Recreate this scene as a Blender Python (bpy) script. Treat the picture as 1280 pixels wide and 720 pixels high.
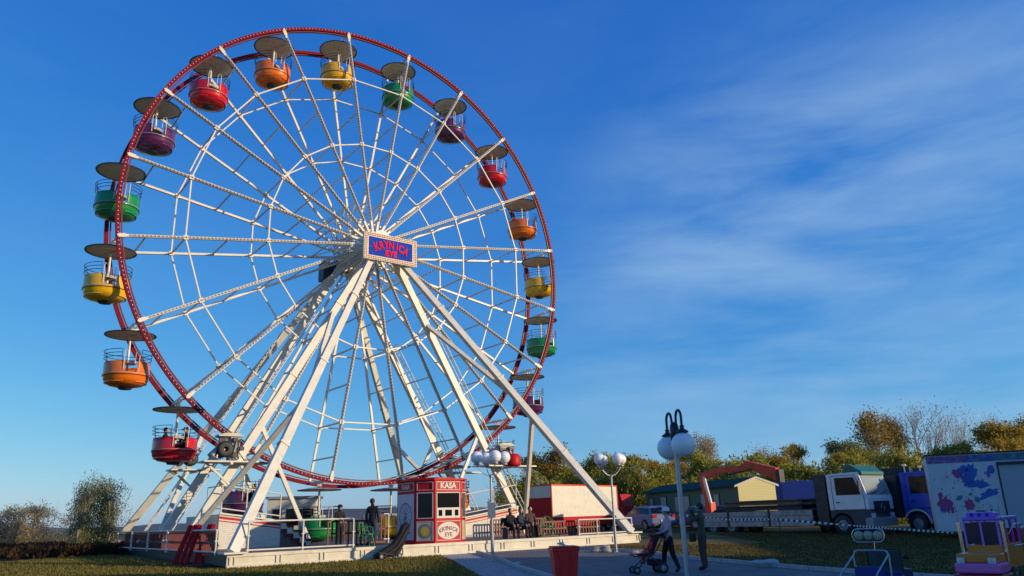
import bpy, bmesh, math, random
from mathutils import Vector, Matrix
from math import sin, cos, pi, radians as R_, atan2, hypot, sqrt, tanh
random.seed(7)
for _o in list(bpy.data.objects): bpy.data.objects.remove(_o)
SC = bpy.context.scene; COL = SC.collection

# ------------------------------------------------------------------ camera, sky, sun, exposure
PITCH, ROLL, FPX = .28889, .03223, 963.74
cd = bpy.data.cameras.new('camera'); cam = bpy.data.objects.new('camera', cd); COL.objects.link(cam)
cd.sensor_fit = 'HORIZONTAL'; cd.sensor_width = 36; cd.lens = 36*FPX/1280
cd.clip_start = .1; cd.clip_end = 9000
_fw = Vector((0, cos(PITCH), sin(PITCH))); _up = Vector((0, -sin(PITCH), cos(PITCH))); _rt = Vector((1, 0, 0))
_r2 = _rt*cos(ROLL)-_up*sin(ROLL); _u2 = _up*cos(ROLL)+_rt*sin(ROLL)
_m = Matrix((_r2, _u2, -_fw)).transposed().to_4x4(); _m.translation = Vector((0, 0, 1.55))
cam.matrix_world = _m; SC.camera = cam

SUN = Vector((.96, -.28, 0)).normalized(); ELEV = R_(13.5)
SUN = Vector((SUN.x*cos(ELEV), SUN.y*cos(ELEV), sin(ELEV)))
wd = bpy.data.worlds.new('World'); SC.world = wd; wd.use_nodes = True
nt = wd.node_tree; nt.nodes.clear()
def _n(t, **k):
    n = nt.nodes.new(t)
    for a, b in k.items(): setattr(n, a, b)
    return n
sky = _n('ShaderNodeTexSky', sky_type='NISHITA', sun_disc=False, sun_elevation=ELEV, sun_rotation=atan2(SUN.x, SUN.y),
         air_density=1.0, dust_density=.35, ozone_density=2.6, altitude=0)
hs = _n('ShaderNodeHueSaturation'); hs.inputs['Saturation'].default_value = 1.0; hs.inputs['Value'].default_value = 1.0
tc = _n('ShaderNodeTexCoord')
mp = _n('ShaderNodeMapping'); mp.inputs['Scale'].default_value = (1.1, 1.0, 4.4); mp.inputs['Rotation'].default_value = (R_(6), R_(-8), R_(8))
nz = _n('ShaderNodeTexNoise'); nz.inputs['Scale'].default_value = 2.1; nz.inputs['Detail'].default_value = 5; nz.inputs['Roughness'].default_value = .56; nz.inputs['Distortion'].default_value = .25
rp = _n('ShaderNodeValToRGB'); rp.color_ramp.elements[0].position = .40; rp.color_ramp.elements[1].position = .70
rp.color_ramp.elements[0].color = (0, 0, 0, 1); rp.color_ramp.elements[1].color = (.62, .62, .62, 1)
mx = _n('ShaderNodeMix', data_type='RGBA', blend_type='MIX')
mx.inputs[7].default_value = (3.0, 4.6, 6.5, 1)
bg = _n('ShaderNodeBackground'); bg.inputs['Strength'].default_value = .125
wo = _n('ShaderNodeOutputWorld')
L = nt.links.new
tn = _n('ShaderNodeMix', data_type='RGBA', blend_type='MULTIPLY'); tn.inputs[0].default_value = 1; tn.inputs[7].default_value = (.125, .1475, .21875, 1)
L(sky.outputs[0], tn.inputs[6]); sp_ = _n('ShaderNodeSeparateColor'); cb_ = _n('ShaderNodeCombineColor'); L(tn.outputs[2], sp_.inputs[0])
for i_, (k_, e_) in enumerate(((.78, 1.45), (.72, .90), (.75, .40))):      # tone curve per channel: the clear deep blue of a polarised evening sky
    a_ = _n('ShaderNodeMath', operation='POWER'); a_.inputs[1].default_value = e_; b_ = _n('ShaderNodeMath', operation='MULTIPLY'); b_.inputs[1].default_value = k_/.125
    L(sp_.outputs[i_], a_.inputs[0]); L(a_.outputs[0], b_.inputs[0]); L(b_.outputs[0], cb_.inputs[i_])
L(cb_.outputs[0], hs.inputs['Color']); L(tc.outputs['Generated'], mp.inputs[0]); L(mp.outputs[0], nz.inputs['Vector'])
L(nz.outputs['Fac'], rp.inputs[0]); 
dt = _n('ShaderNodeVectorMath', operation='DOT_PRODUCT'); dt.inputs[1].default_value = Vector((.45, .87, .14)).normalized()
L(tc.outputs['Generated'], dt.inputs[0]); mr = _n('ShaderNodeMapRange', interpolation_type='SMOOTHSTEP'); mr.inputs[1].default_value = .87; mr.inputs[2].default_value = .985; mr.inputs[3].default_value = .08; mr.inputs[4].default_value = 1.0
L(dt.outputs['Value'], mr.inputs[0]); mm = _n('ShaderNodeMath', operation='MULTIPLY'); L(rp.outputs[0], mm.inputs[0]); L(mr.outputs[0], mm.inputs[1]); L(mm.outputs[0], mx.inputs[0]); L(hs.outputs[0], mx.inputs[6]); L(mx.outputs[2], bg.inputs[0]); L(bg.outputs[0], wo.inputs[0])
sl = bpy.data.lights.new('sun', 'SUN'); sl.energy = 4.3; sl.angle = R_(.55); sl.color = (1, .79, .51)
so = bpy.data.objects.new('sun', sl); COL.objects.link(so); so.rotation_euler = SUN.to_track_quat('Z', 'Y').to_euler()
vs = SC.view_settings; vs.view_transform = 'Standard'; vs.look = 'None'; vs.exposure = 0; vs.gamma = 1; vs.use_curve_mapping = False
SC.render.engine = 'CYCLES'; SC.render.resolution_x = 1024; SC.render.resolution_y = 576
SC.cycles.max_bounces = 5; SC.cycles.transparent_max_bounces = 6

# ------------------------------------------------------------------ materials
MATS = {}
def mat(name, col, rough=.55, metal=0., var=0., vs_=3., bump=0., bs=30., spec=.5, emit=None, coat=0., trans=0., dirt=None):
    """principled material; var = brightness variation by noise, dirt=(colour, amount) = patches of grime"""
    if name in MATS: return MATS[name]
    m = bpy.data.materials.new(name); m.use_nodes = True; t = m.node_tree; b = t.nodes['Principled BSDF']
    b.inputs['Base Color'].default_value = (*col, 1); b.inputs['Roughness'].default_value = rough; b.inputs['Metallic'].default_value = metal
    b.inputs['Specular IOR Level'].default_value = spec; b.inputs['Coat Weight'].default_value = coat
    if trans: b.inputs['Transmission Weight'].default_value = trans
    if emit: b.inputs['Emission Color'].default_value = (*emit[0], 1); b.inputs['Emission Strength'].default_value = emit[1]
    co = t.nodes.new('ShaderNodeTexCoord')
    last = None
    if var:
        n = t.nodes.new('ShaderNodeTexNoise'); n.inputs['Scale'].default_value = vs_; n.inputs['Detail'].default_value = 6; n.inputs['Roughness'].default_value = .62
        t.links.new(co.outputs['Object'], n.inputs['Vector'])
        r = t.nodes.new('ShaderNodeMapRange'); r.inputs[1].default_value = .3; r.inputs[2].default_value = .7; r.inputs[3].default_value = 1-var; r.inputs[4].default_value = 1+var*.7
        t.links.new(n.outputs['Fac'], r.inputs[0])
        x = t.nodes.new('ShaderNodeMix'); x.data_type = 'RGBA'; x.blend_type = 'MULTIPLY'; x.inputs[0].default_value = 1; x.inputs[6].default_value = (*col, 1)
        cb = t.nodes.new('ShaderNodeCombineColor')
        for i in range(3): t.links.new(r.outputs[0], cb.inputs[i])
        t.links.new(cb.outputs[0], x.inputs[7]); last = x.outputs[2]
    if dirt:
        n = t.nodes.new('ShaderNodeTexNoise'); n.inputs['Scale'].default_value = dirt[2] if len(dirt) > 2 else 2.2; n.inputs['Detail'].default_value = 8; n.inputs['Roughness'].default_value = .7
        t.links.new(co.outputs['Object'], n.inputs['Vector'])
        r = t.nodes.new('ShaderNodeMapRange'); r.inputs[1].default_value = .48; r.inputs[2].default_value = .68; r.inputs[3].default_value = 0; r.inputs[4].default_value = dirt[1]
        t.links.new(n.outputs['Fac'], r.inputs[0])
        x = t.nodes.new('ShaderNodeMix'); x.data_type = 'RGBA'; x.inputs[6].default_value = (*col, 1); x.inputs[7].default_value = (*dirt[0], 1)
        if last: t.links.new(last, x.inputs[6])
        t.links.new(r.outputs[0], x.inputs[0]); last = x.outputs[2]
    if last: t.links.new(last, b.inputs['Base Color'])
    if bump:
        n = t.nodes.new('ShaderNodeTexNoise'); n.inputs['Scale'].default_value = bs; n.inputs['Detail'].default_value = 4
        t.links.new(co.outputs['Object'], n.inputs['Vector'])
        q = t.nodes.new('ShaderNodeBump'); q.inputs['Strength'].default_value = bump; q.inputs['Distance'].default_value = .05
        t.links.new(n.outputs['Fac'], q.inputs['Height']); t.links.new(q.outputs[0], b.inputs['Normal'])
    MATS[name] = m; return m
GR = (.22, .19, .15)
M = dict(
 white=mat('painted_steel_white', (.70, .66, .56), .45, var=.08, vs_=1.5, dirt=(GR, .22)),
 cream=mat('cream_paint', (.66, .61, .49), .5, var=.10, dirt=(GR, .3)),
 redm=mat('rim_red_paint', (.20, .004, .016), .6, var=.3, vs_=5, spec=.12),
 red=mat('red_paint', (.50, .006, .010), .5, spec=.25, var=.12, dirt=((.1, .02, .02), .3)),
 dred=mat('dark_red_paint', (.16, .008, .012), .5, var=.2),
 bulb=mat('bulb_glass', (.86, .82, .78), .2),
 strip=mat('bulb_strip_backing', (.36, .31, .26), .6),
 black=mat('black_rubber', (.02, .02, .022), .6, var=.2),
 glass=mat('dark_glass', (.006, .007, .009), .12, spec=.3),
 steel=mat('galvanised_steel', (.42, .43, .44), .38, metal=.6, var=.15, vs_=8),
 chrome=mat('chrome', (.6, .6, .62), .15, metal=1.),
 dsteel=mat('dark_steel', (.05, .05, .055), .5, metal=.3, var=.3),
 navy=mat('dark_blue_metal', (.01, .014, .04), .4),
 globe=mat('white_lamp_globe', (.86, .83, .82), .35),
 greyp=mat('grey_paint', (.3, .31, .33), .5, var=.1),
 roofu=mat('canopy_tan', (.86, .80, .68), .65, var=.12),
 deck=mat('deck_plate', (.16, .12, .10), .6, var=.3, vs_=4),
 concrete=mat('kerb_concrete', (.42, .41, .39), .85, var=.2, vs_=6, bump=.3),
 stone=mat('field_stone', (.34, .31, .28), .9, var=.3, vs_=5, bump=.6, bs=14),
 bark=mat('bark', (.22, .17, .12), .9, var=.3, vs_=4),
 barkpale=mat('pale_bark', (.42, .36, .28), .9, var=.3, vs_=4),
 skin=mat('skin', (.52, .31, .22), .55),
 hair=mat('dark_hair', (.025, .018, .013), .7),
 blackcloth=mat('black_cloth', (.010, .010, .013), .9, var=.2, vs_=12),
 navycloth=mat('navy_cloth', (.03, .035, .06), .9, var=.2, vs_=12),
 pink=mat('pink_cloth', (.62, .36, .38), .85, var=.1, vs_=12),
 olive=mat('olive_cloth', (.085, .075, .045), .9, var=.25, vs_=12),
 brownc=mat('brown_cloth', (.09, .05, .035), .9, var=.2, vs_=12),
 whitecloth=mat('white_cloth', (.75, .72, .70), .85),
 redcloth=mat('red_cloth', (.55, .025, .03), .8),
 green=mat('green_enamel', (.03, .30, .07), .4),
)

# ------------------------------------------------------------------ mesh builder
class MB:
    def __init__(s): s.v = []; s.f = []; s.mi = []; s.sm = []
    def add(s, vs, fs, mi=0, sm=False):
        o = len(s.v); s.v += [tuple(p) for p in vs]; s.f += [tuple(o+i for i in f) for f in fs]; s.mi += [mi]*len(fs); s.sm += [sm]*len(fs); return s
    def box(s, c, d, rz=0, mi=0, M4=None):
        x, y, z = d[0]/2, d[1]/2, d[2]/2
        P = [Vector((a*x, b*y, e*z)) for a in (-1, 1) for b in (-1, 1) for e in (-1, 1)]
        if rz: P = [Matrix.Rotation(rz, 3, 'Z') @ p for p in P]
        if M4: P = [M4 @ p for p in P]
        P = [p+Vector(c) for p in P]
        return s.add(P, [(0, 1, 3, 2), (4, 6, 7, 5), (0, 4, 5, 1), (2, 3, 7, 6), (0, 2, 6, 4), (1, 5, 7, 3)], mi)
    def bb(s, x0, x1, y0, y1, z0, z1, mi=0): return s.box(((x0+x1)/2, (y0+y1)/2, (z0+z1)/2), (x1-x0, y1-y0, z1-z0), mi=mi)
    def bar(s, p0, p1, w, h, up=(0, 0, 1), mi=0, w1=None, h1=None):
        p0, p1 = Vector(p0), Vector(p1); d = (p1-p0).normalized(); up = Vector(up)
        if abs(d.dot(up)) > .98: up = Vector((1, 0, 0))
        sx = d.cross(up).normalized(); uz = sx.cross(d).normalized(); w1 = w1 or w; h1 = h1 or h
        P = []
        for p, a, b in ((p0, w, h), (p1, w1, h1)):
            P += [p+sx*a/2*i+uz*b/2*j for i, j in ((-1, -1), (1, -1), (1, 1), (-1, 1))]
        return s.add(P, [(3, 2, 1, 0), (4, 5, 6, 7), (0, 1, 5, 4), (1, 2, 6, 5), (2, 3, 7, 6), (3, 0, 4, 7)], mi)
    def tube(s, pts, r, n=8, mi=0, closed=False, sm=True):
        pts = [Vector(p) for p in pts]; N = len(pts); rr = r if isinstance(r, (list, tuple)) else [r]*N
        V = []; ref = None
        for i, p in enumerate(pts):
            if closed: d = pts[(i+1) % N]-pts[i-1]
            else: d = pts[min(i+1, N-1)]-pts[max(i-1, 0)]
            d = d.normalized() if d.length > 1e-9 else Vector((0, 0, 1))
            if ref is None: ref = d.orthogonal().normalized()
            ref = (ref-d*ref.dot(d)); ref = ref.normalized() if ref.length > 1e-6 else d.orthogonal().normalized()
            b = d.cross(ref)
            V += [p+(ref*cos(2*pi*k/n)+b*sin(2*pi*k/n))*rr[i] for k in range(n)]
        F = []
        for i in range(N if closed else N-1):
            a, c = i*n, ((i+1) % N)*n
            F += [(a+k, a+(k+1) % n, c+(k+1) % n, c+k) for k in range(n)]
        s.add(V, F, mi, sm)
        if not closed: s.add(V[:n], [tuple(range(n))[::-1]], mi); s.add(V[-n:], [tuple(range(n))], mi)
        return s
    def lathe(s, prof, n=24, c=(0, 0, 0), mi=0, a0=0, a1=2*pi, sm=True):
        full = abs(a1-a0-2*pi) < 1e-6; m = n if full else n+1; V = []
        for i in range(m):
            a = a0+(a1-a0)*i/n
            V += [(c[0]+r*cos(a), c[1]+r*sin(a), c[2]+z) for r, z in prof]
        k = len(prof); F = []
        for i in range(n):
            a, b = i*k, ((i+1) % m)*k
            for j in range(k-1): F.append((a+j, b+j, b+j+1, a+j+1))
        return s.add(V, F, mi, sm)
    def sphere(s, c, r, n=16, mi=0, sc=(1, 1, 1)):
        prof = [(max(r*cos(a), 1e-4), r*sin(a)*sc[2]) for a in [(-.5+i/(n//2))*pi for i in range(n//2+1)]]
        V = []; o = len(s.v); s.lathe(prof, n, (0, 0, 0), mi)
        for i in range(o, len(s.v)): x, y, z = s.v[i]; s.v[i] = (x*sc[0]+c[0], y*sc[1]+c[1], z+c[2])
        return s
    def prism(s, poly, d, axis='y', mi=0):
        """poly of (a,b) extruded: axis y -> (x,z) poly between y=d[0], d[1]; axis z -> (x,y); axis x -> (y,z)"""
        f = {'y': lambda a, b, t: (a, t, b), 'z': lambda a, b, t: (a, b, t), 'x': lambda a, b, t: (t, a, b)}[axis]
        n = len(poly); V = [f(a, b, d[0]) for a, b in poly]+[f(a, b, d[1]) for a, b in poly]
        F = [tuple(range(n)), tuple(range(2*n-1, n-1, -1))]+[(i, n+i, n+(i+1) % n, (i+1) % n) for i in range(n)]
        return s.add(V, F, mi)
    def quad(s, a, b, c, d, mi=0): return s.add([a, b, c, d], [(0, 1, 2, 3)], mi)
    def build(s, name, mats, parent=None, bevel=0, loc=None, rz=0, label=None, recalc=True):
        me = bpy.data.meshes.new(name); me.from_pydata(s.v, [], s.f)
        if not isinstance(mats, (list, tuple)): mats = [mats]
        for m in mats: me.materials.append(M[m] if isinstance(m, str) else m)
        me.polygons.foreach_set('material_index', s.mi); me.polygons.foreach_set('use_smooth', s.sm)
        if recalc and len(s.f) < 60000:
            b = bmesh.new(); b.from_mesh(me); bmesh.ops.recalc_face_normals(b, faces=b.faces); b.to_mesh(me); b.free()
        me.update()
        o = bpy.data.objects.new(name, me); COL.objects.link(o)
        if parent: o.parent = parent
        if loc: o.location = loc
        if rz: o.rotation_euler[2] = rz
        if bevel:
            m = o.modifiers.new('bevel', 'BEVEL'); m.width = bevel; m.segments = 2; m.limit_method = 'ANGLE'
        if label: o['label'] = label
        return o
def tag(o, label=None, cat=None, group=None, kind=None):
    if label: o['label'] = label
    if cat: o['category'] = cat
    if group: o['group'] = group
    if kind: o['kind'] = kind
    return o
def thing(name, label, cat, loc=(0, 0, 0), rz=0, group=None):
    o = bpy.data.objects.new(name, None); COL.objects.link(o); o.location = loc; o.rotation_euler = (0, 0, rz); o.empty_display_size = .2
    return tag(o, label, cat, group)
def copy_tree(o, parent=None):
    c = o.copy(); COL.objects.link(c); c.parent = parent
    for ch in list(o.children): copy_tree(ch, c)
    return c
def text_mesh(body, size, depth=.01, offset=0., align='CENTER'):
    cu = bpy.data.curves.new('lettering', 'FONT'); cu.body = body; cu.size = size; cu.extrude = depth; cu.offset = offset
    cu.align_x = align; cu.align_y = 'CENTER'; cu.resolution_u = 3
    o = bpy.data.objects.new('lettering', cu); COL.objects.link(o)
    me = bpy.data.meshes.new_from_object(o.evaluated_get(bpy.context.evaluated_depsgraph_get()))
    bpy.data.objects.remove(o); return me
def put_text(mb, body, size, M4, depth=.01, offset=0., mi=0):
    me = text_mesh(body, size, depth, offset)
    mb.add([M4 @ v.co for v in me.vertices], [tuple(p.vertices) for p in me.polygons], mi)
def FACE(x, y, z, rot=0, sc=(1, 1)):        # text standing in the xz plane facing -y, turned by rot in that plane
    return Matrix.Translation((x, y, z)) @ Matrix.Rotation(-rot, 4, 'Y') @ Matrix.Rotation(pi/2, 4, 'X') @ Matrix.Diagonal((sc[0], sc[1], 1, 1))

# ------------------------------------------------------------------ terrain
def G(x, y):
    v = -.47-.02*x+.025*y; m, h = .075, .425
    return m+h*tanh((v-m)/h*.9)
def axis(lo, hi, near0, near1, step):
    a = []; v = near0
    while v <= near1: a.append(v); v += step
    s = step
    v = near1
    while v < hi: s *= 1.35; v += s; a.append(min(v, hi))
    s = step; v = near0
    while v > lo: s *= 1.35; v -= s; a.insert(0, max(v, lo))
    return a
def noisemat(name, cols, scale, rough=.9, bump=.5, bs=40, detail=8, stretch=None, big=None):
    m = bpy.data.materials.new(name); m.use_nodes = True; t = m.node_tree; b = t.nodes['Principled BSDF']; b.inputs['Roughness'].default_value = rough
    b.inputs['Specular IOR Level'].default_value = .2
    co = t.nodes.new('ShaderNodeTexCoord'); n = t.nodes.new('ShaderNodeTexNoise'); n.inputs['Scale'].default_value = scale; n.inputs['Detail'].default_value = detail; n.inputs['Roughness'].default_value = .68
    t.links.new(co.outputs['Object'], n.inputs['Vector'])
    r = t.nodes.new('ShaderNodeValToRGB'); e = r.color_ramp.elements
    while len(e) < len(cols): e.new(.5)
    for i, c in enumerate(cols): e[i].position = .32+.36*i/(len(cols)-1); e[i].color = (*c, 1)
    t.links.new(n.outputs['Fac'], r.inputs[0]); out = r.outputs[0]
    if big:
        n2 = t.nodes.new('ShaderNodeTexNoise'); n2.inputs['Scale'].default_value = big[0]; n2.inputs['Detail'].default_value = 5
        t.links.new(co.outputs['Object'], n2.inputs['Vector'])
        r2 = t.nodes.new('ShaderNodeMapRange'); r2.inputs[1].default_value = .42; r2.inputs[2].default_value = .62; r2.inputs[3].default_value = 0; r2.inputs[4].default_value = big[2]
        t.links.new(n2.outputs['Fac'], r2.inputs[0]); x = t.nodes.new('ShaderNodeMix'); x.data_type = 'RGBA'; x.inputs[7].default_value = (*big[1], 1)
        t.links.new(r2.outputs[0], x.inputs[0]); t.links.new(out, x.inputs[6]); out = x.outputs[2]
    t.links.new(out, b.inputs['Base Color'])
    n3 = t.nodes.new('ShaderNodeTexNoise'); n3.inputs['Scale'].default_value = bs; n3.inputs['Detail'].default_value = 5; t.links.new(co.outputs['Object'], n3.inputs['Vector'])
    q = t.nodes.new('ShaderNodeBump'); q.inputs['Strength'].default_value = bump; q.inputs['Distance'].default_value = .06
    t.links.new(n3.outputs['Fac'], q.inputs['Height']); t.links.new(q.outputs[0], b.inputs['Normal']); return m
M['grass'] = noisemat('grass_ground', [(.09, .075, .018), (.18, .145, .034), (.28, .21, .06)], 2.2, bump=.8, bs=22, big=(.23, (.085, .05, .02), .6))
xs = axis(-4000, 4000, -24, 44, 1.); ys = axis(-200, 6000, -6, 70, 1.)
mb = MB(); mb.v = [(x, y, G(x, y)) for y in ys for x in xs]; nx = len(xs)
mb.f = [(j*nx+i, j*nx+i+1, (j+1)*nx+i+1, (j+1)*nx+i) for j in range(len(ys)-1) for i in range(nx-1)]; mb.mi = [0]*len(mb.f); mb.sm = [True]*len(mb.f)
tag(mb.build('ground', 'grass', recalc=False), kind='structure')
def ribbon(Lp, Rp, na, nb, lift, skirt=0):
    def samp(P, t):
        d = [0]
        for a, b in zip(P, P[1:]): d.append(d[-1]+hypot(b[0]-a[0], b[1]-a[1]))
        t *= d[-1]
        for i in range(len(P)-1):
            if t <= d[i+1]+1e-9:
                k = (t-d[i])/(d[i+1]-d[i]); return (P[i][0]*(1-k)+P[i+1][0]*k, P[i][1]*(1-k)+P[i+1][1]*k)
    m = MB()
    for i in range(na+1):
        a, b = samp(Lp, i/na), samp(Rp, i/na)
        for j in range(nb+1):
            k = j/nb; x = a[0]*(1-k)+b[0]*k; y = a[1]*(1-k)+b[1]*k; m.v.append((x, y, G(x, y)+lift))
    w_ = nb+1; m.f = [(i*w_+j, i*w_+j+1, (i+1)*w_+j+1, (i+1)*w_+j) for i in range(na) for j in range(nb)]; m.mi = [0]*len(m.f); m.sm = [True]*len(m.f)
    return m
PL = [(-2.2, 30.9), (-1.57, 30.6), (-.75, 27.5), (-.1, 24), (.59, 21.43), (2.2, 15), (4.0, 4)]
PR = [(1.5, 34.0), (2.2, 32.4), (4.33, 29.4), (5.56, 25.9), (7.66, 21.97), (13, 14.6), (20, 6)]
pv = bpy.data.materials.new('paving'); pv.use_nodes = True; t = pv.node_tree; b = t.nodes['Principled BSDF']; b.inputs['Roughness'].default_value = .75
co = t.nodes.new('ShaderNodeTexCoord'); br = t.nodes.new('ShaderNodeTexBrick'); br.inputs['Scale'].default_value = 2.6
br.inputs['Color1'].default_value = (.23, .215, .20, 1); br.inputs['Color2'].default_value = (.30, .28, .26, 1); br.inputs['Mortar'].default_value = (.08, .075, .07, 1); br.inputs['Mortar Size'].default_value = .03
nn = t.nodes.new('ShaderNodeTexNoise'); nn.inputs['Scale'].default_value = 1.3; nn.inputs['Detail'].default_value = 7
xx = t.nodes.new('ShaderNodeMix'); xx.data_type = 'RGBA'; xx.blend_type = 'MULTIPLY'; xx.inputs[0].default_value = .75
t.links.new(co.outputs['Object'], br.inputs['Vector']); t.links.new(co.outputs['Object'], nn.inputs['Vector']); t.links.new(br.outputs[0], xx.inputs[6]); t.links.new(nn.outputs['Fac'], xx.inputs[7]); t.links.new(xx.outputs[2], b.inputs['Base Color'])
bp = t.nodes.new('ShaderNodeBump'); bp.inputs['Strength'].default_value = .4; bp.inputs['Distance'].default_value = .02; t.links.new(br.outputs['Fac'], bp.inputs['Height']); bp.invert = True; t.links.new(bp.outputs[0], b.inputs['Normal'])
M['paving'] = pv
tag(ribbon(PL, PR, 60, 14, .008).build('path', 'paving', recalc=False), kind='structure')
M['gravel'] = noisemat('white_gravel', [(.16, .15, .14), (.40, .385, .36), (.62, .60, .57)], 16, bump=1., bs=30, detail=3)
GL = [(-3.4, 31.4), (-2.2, 27.0), (-1.3, 22.4), (-.4, 18), (1.2, 4)]
GLr = [(-2.32, 31.0), (-1.67, 30.55), (-.87, 27.4), (-.22, 23.9), (.47, 21.35), (2.08, 14.9), (3.88, 4)]
tag(ribbon(GL, GLr, 50, 3, .012).build('gravel_border', 'gravel', recalc=False), kind='structure')
GR1 = [(a+.12, b_) for a, b_ in PR]; GR2 = [(a+.62, b_+.15) for a, b_ in PR]
tag(ribbon(GR1, GR2, 50, 1, .02).build('gravel_border', 'gravel', recalc=False), kind='structure')
def kerb(P, off, name='kerb'):
    m = MB()
    for (a, b_), (c, d) in zip(P, P[1:]):
        n = max(1, int(hypot(c-a, d-b_)/1.0))
        for i in range(n):
            x0, y0, x1, y1 = a+(c-a)*i/n, b_+(d-b_)*i/n, a+(c-a)*(i+.985)/n, b_+(d-b_)*(i+.985)/n
            m.bar((x0+off, y0, G(x0, y0)+.03), (x1+off, y1, G(x1, y1)+.03), .1, .16)
    return tag(m.build(name, 'concrete', bevel=.01), kind='structure')
kerb(PL[1:], -.06); kerb(PR, .06)
hm = mat('hazed_hill', (.10, .12, .13), 1., var=.25, vs_=.01)  # blue-grey base colour stands in for the haze of distance
mb = MB(); pts = []
for i in range(81):
    x = -1500+i*22; hgt = 13+9*sin(i*.11+1)+3*sin(i*.37)+1.2*sin(i*1.3); pts.append((x, hgt))
for j, (yy, k) in enumerate(((1250, 0), (1330, 1), (1700, .9), (2300, -.1))):
    mb.v += [(x, yy+60*sin(i*.2), .3+h_*k) for i, (x, h_) in enumerate(pts)]
mb.f = [(j*81+i, j*81+i+1, (j+1)*81+i+1, (j+1)*81+i) for j in range(3) for i in range(80)]; mb.mi = [0]*len(mb.f); mb.sm = [True]*len(mb.f)
tag(mb.build('hills', hm, recalc=False), kind='structure')

# ------------------------------------------------------------------ wheel frame of reference: x along the wheel, y to its back, z up
CX, CY, H = -7.0477, 37.469, 15.259; A = .64636; TH0 = 2.03761; RW = 12.; W = 2.49
def WL(x, y, z=0): return (CX+x*cos(A)-y*sin(A), CY+x*sin(A)+y*cos(A), z)
def wthing(name, label, cat, x, y, z, group=None): return thing(name, label, cat, WL(x, y, z), A, group)

# ferris wheel (the turning part)
fw = wthing('ferris_wheel', 'tall white spoked ferris wheel with two red rims lined with bulbs', 'ferris wheel', 0, 0, H)
def ring(R0, dr, y0, y1, n=160):
    m = MB(); V = []
    for i in range(n):
        a = 2*pi*i/n
        for r, y in ((R0-dr/2, y0), (R0+dr/2, y0), (R0+dr/2, y1), (R0-dr/2, y1)): V.append((r*cos(a), y, r*sin(a)))
    F = []
    for i in range(n):
        a, b_ = i*4, ((i+1) % n)*4
        F += [(a+j, b_+j, b_+(j+1) % 4, a+(j+1) % 4) for j in range(4)]
    m.add(V, F); return m
def bulbs(m, pts, r=.04, dirn=None, mi=0):
    for p in pts:
        x, y, z = p
        m.add([(x-r, y, z), (x+r, y, z), (x, y-r, z), (x, y+r, z), (x, y, z-r), (x, y, z+r)], [(0, 2, 5), (2, 1, 5), (1, 3, 5), (3, 0, 5), (2, 0, 4), (1, 2, 4), (3, 1, 4), (0, 3, 4)], mi, True)
for y0, y1, nm in ((-.07, .07, 'rim'), (W-.07, W+.07, 'rim')):
    m = ring(RW, .165, y0, y1); rim = m.build(nm, 'redm', fw)
    m = MB()
    yb = y0-.02 if nm == 'rim' and y0 < 1 else y1+.02
    bulbs(m, [((RW+d)*cos(a), yb, (RW+d)*sin(a)) for i in range(400) for a in [2*pi*i/400] for d in (0,)], .032)
    m.build('bulb_row', 'bulb', rim)
    m = ring(RW-.16, .05, (y0+y1)/2-.05, (y0+y1)/2+.05); m.build('inner_band', 'dred', rim)
R1, R2 = .7734*RW, .4627*RW
def P(r, a, y): return Vector((r*cos(a), y, r*sin(a)))
for k in range(20):
    a = TH0-R_(18*k); m = MB(); tan = Vector((-sin(a), 0, cos(a)))
    m.bar(P(.5, a, 0), P(RW-.1, a, 0), .115, .115, up=(0, 1, 0)); m.bar(P(.5, a, W), P(RW-.1, a, W), .105, .105, up=(0, 1, 0))
    m.bar(P(RW-.3, a, 0), P(RW-.02, a, 0), .17, .17, up=(0, 1, 0))
    for r in (10.9, R1, 7.42, R2, 3.9, 2.4): m.bar(P(r, a, .06), P(r, a, W-.06), .06, .06, up=tan)
    m.bar(P(2.4, a, .05), P(1.1, a, W-.05), .04, .04, up=tan); m.bar(P(1.1, a, .05), P(2.4, a, W-.05), .04, .04, up=tan)
    m.tube([P(RW, a, -.12), P(RW, a, W+.12)], .05, 8)
    for r in (R1, R2):
        for y in (0, W): m.box(P(r, a, y), (.2, .16, .2), M4=Matrix.Rotation(-a, 4, 'Y'))
    sp = m.build('spoke', 'white', fw)
    m = MB(); m.bar(P(1.3, a, -.075), P(RW-.45, a, -.075), .07, .03, up=(0, 1, 0)); m.build('bulb_strip', 'strip', sp)
    m = MB(); bulbs(m, [P(1.4+i*.16, a, -.105) for i in range(int((RW-1.9)/.16))], .045); m.build('bulb_row', 'bulb', sp)
for r, y in ((R1, 0), (R1, W), (R2, 0), (R2, W)):
    m = MB()
    for k in range(20):
        a, b_ = TH0-R_(18*k), TH0-R_(18*(k+1)); m.bar(P(r, a, y), P(r, b_, y), .06, .06, up=(0, 1, 0))
    m.build('hoop', 'white', fw)
m = MB()
def drum(m, r, y0, y1, n=32, mi=0):
    o = len(m.v); m.lathe([(1e-3, y0), (r, y0), (r, y1), (1e-3, y1)], n, mi=mi, sm=False)
    for i in range(o, len(m.v)): x, y, z = m.v[i]; m.v[i] = (x, z, y)
drum(m, .62, -.12, -.04); drum(m, .62, W+.04, W+.12); drum(m, .5, -.9, W+.9, 20); drum(m, .6, -.3, -.12); drum(m, .6, W+.12, W+.3)
for k in range(20):
    a = TH0-R_(18*k+9); m.bar(P(1.1, a, 0), P(1.1, a, W), .08, .08, up=(0, 1, 0)); m.bar(P(1.1, a, 0), P(1.1, a+R_(18), W), .05, .05, up=(0, 1, 0))
m.build('hub', 'white', fw)
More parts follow.
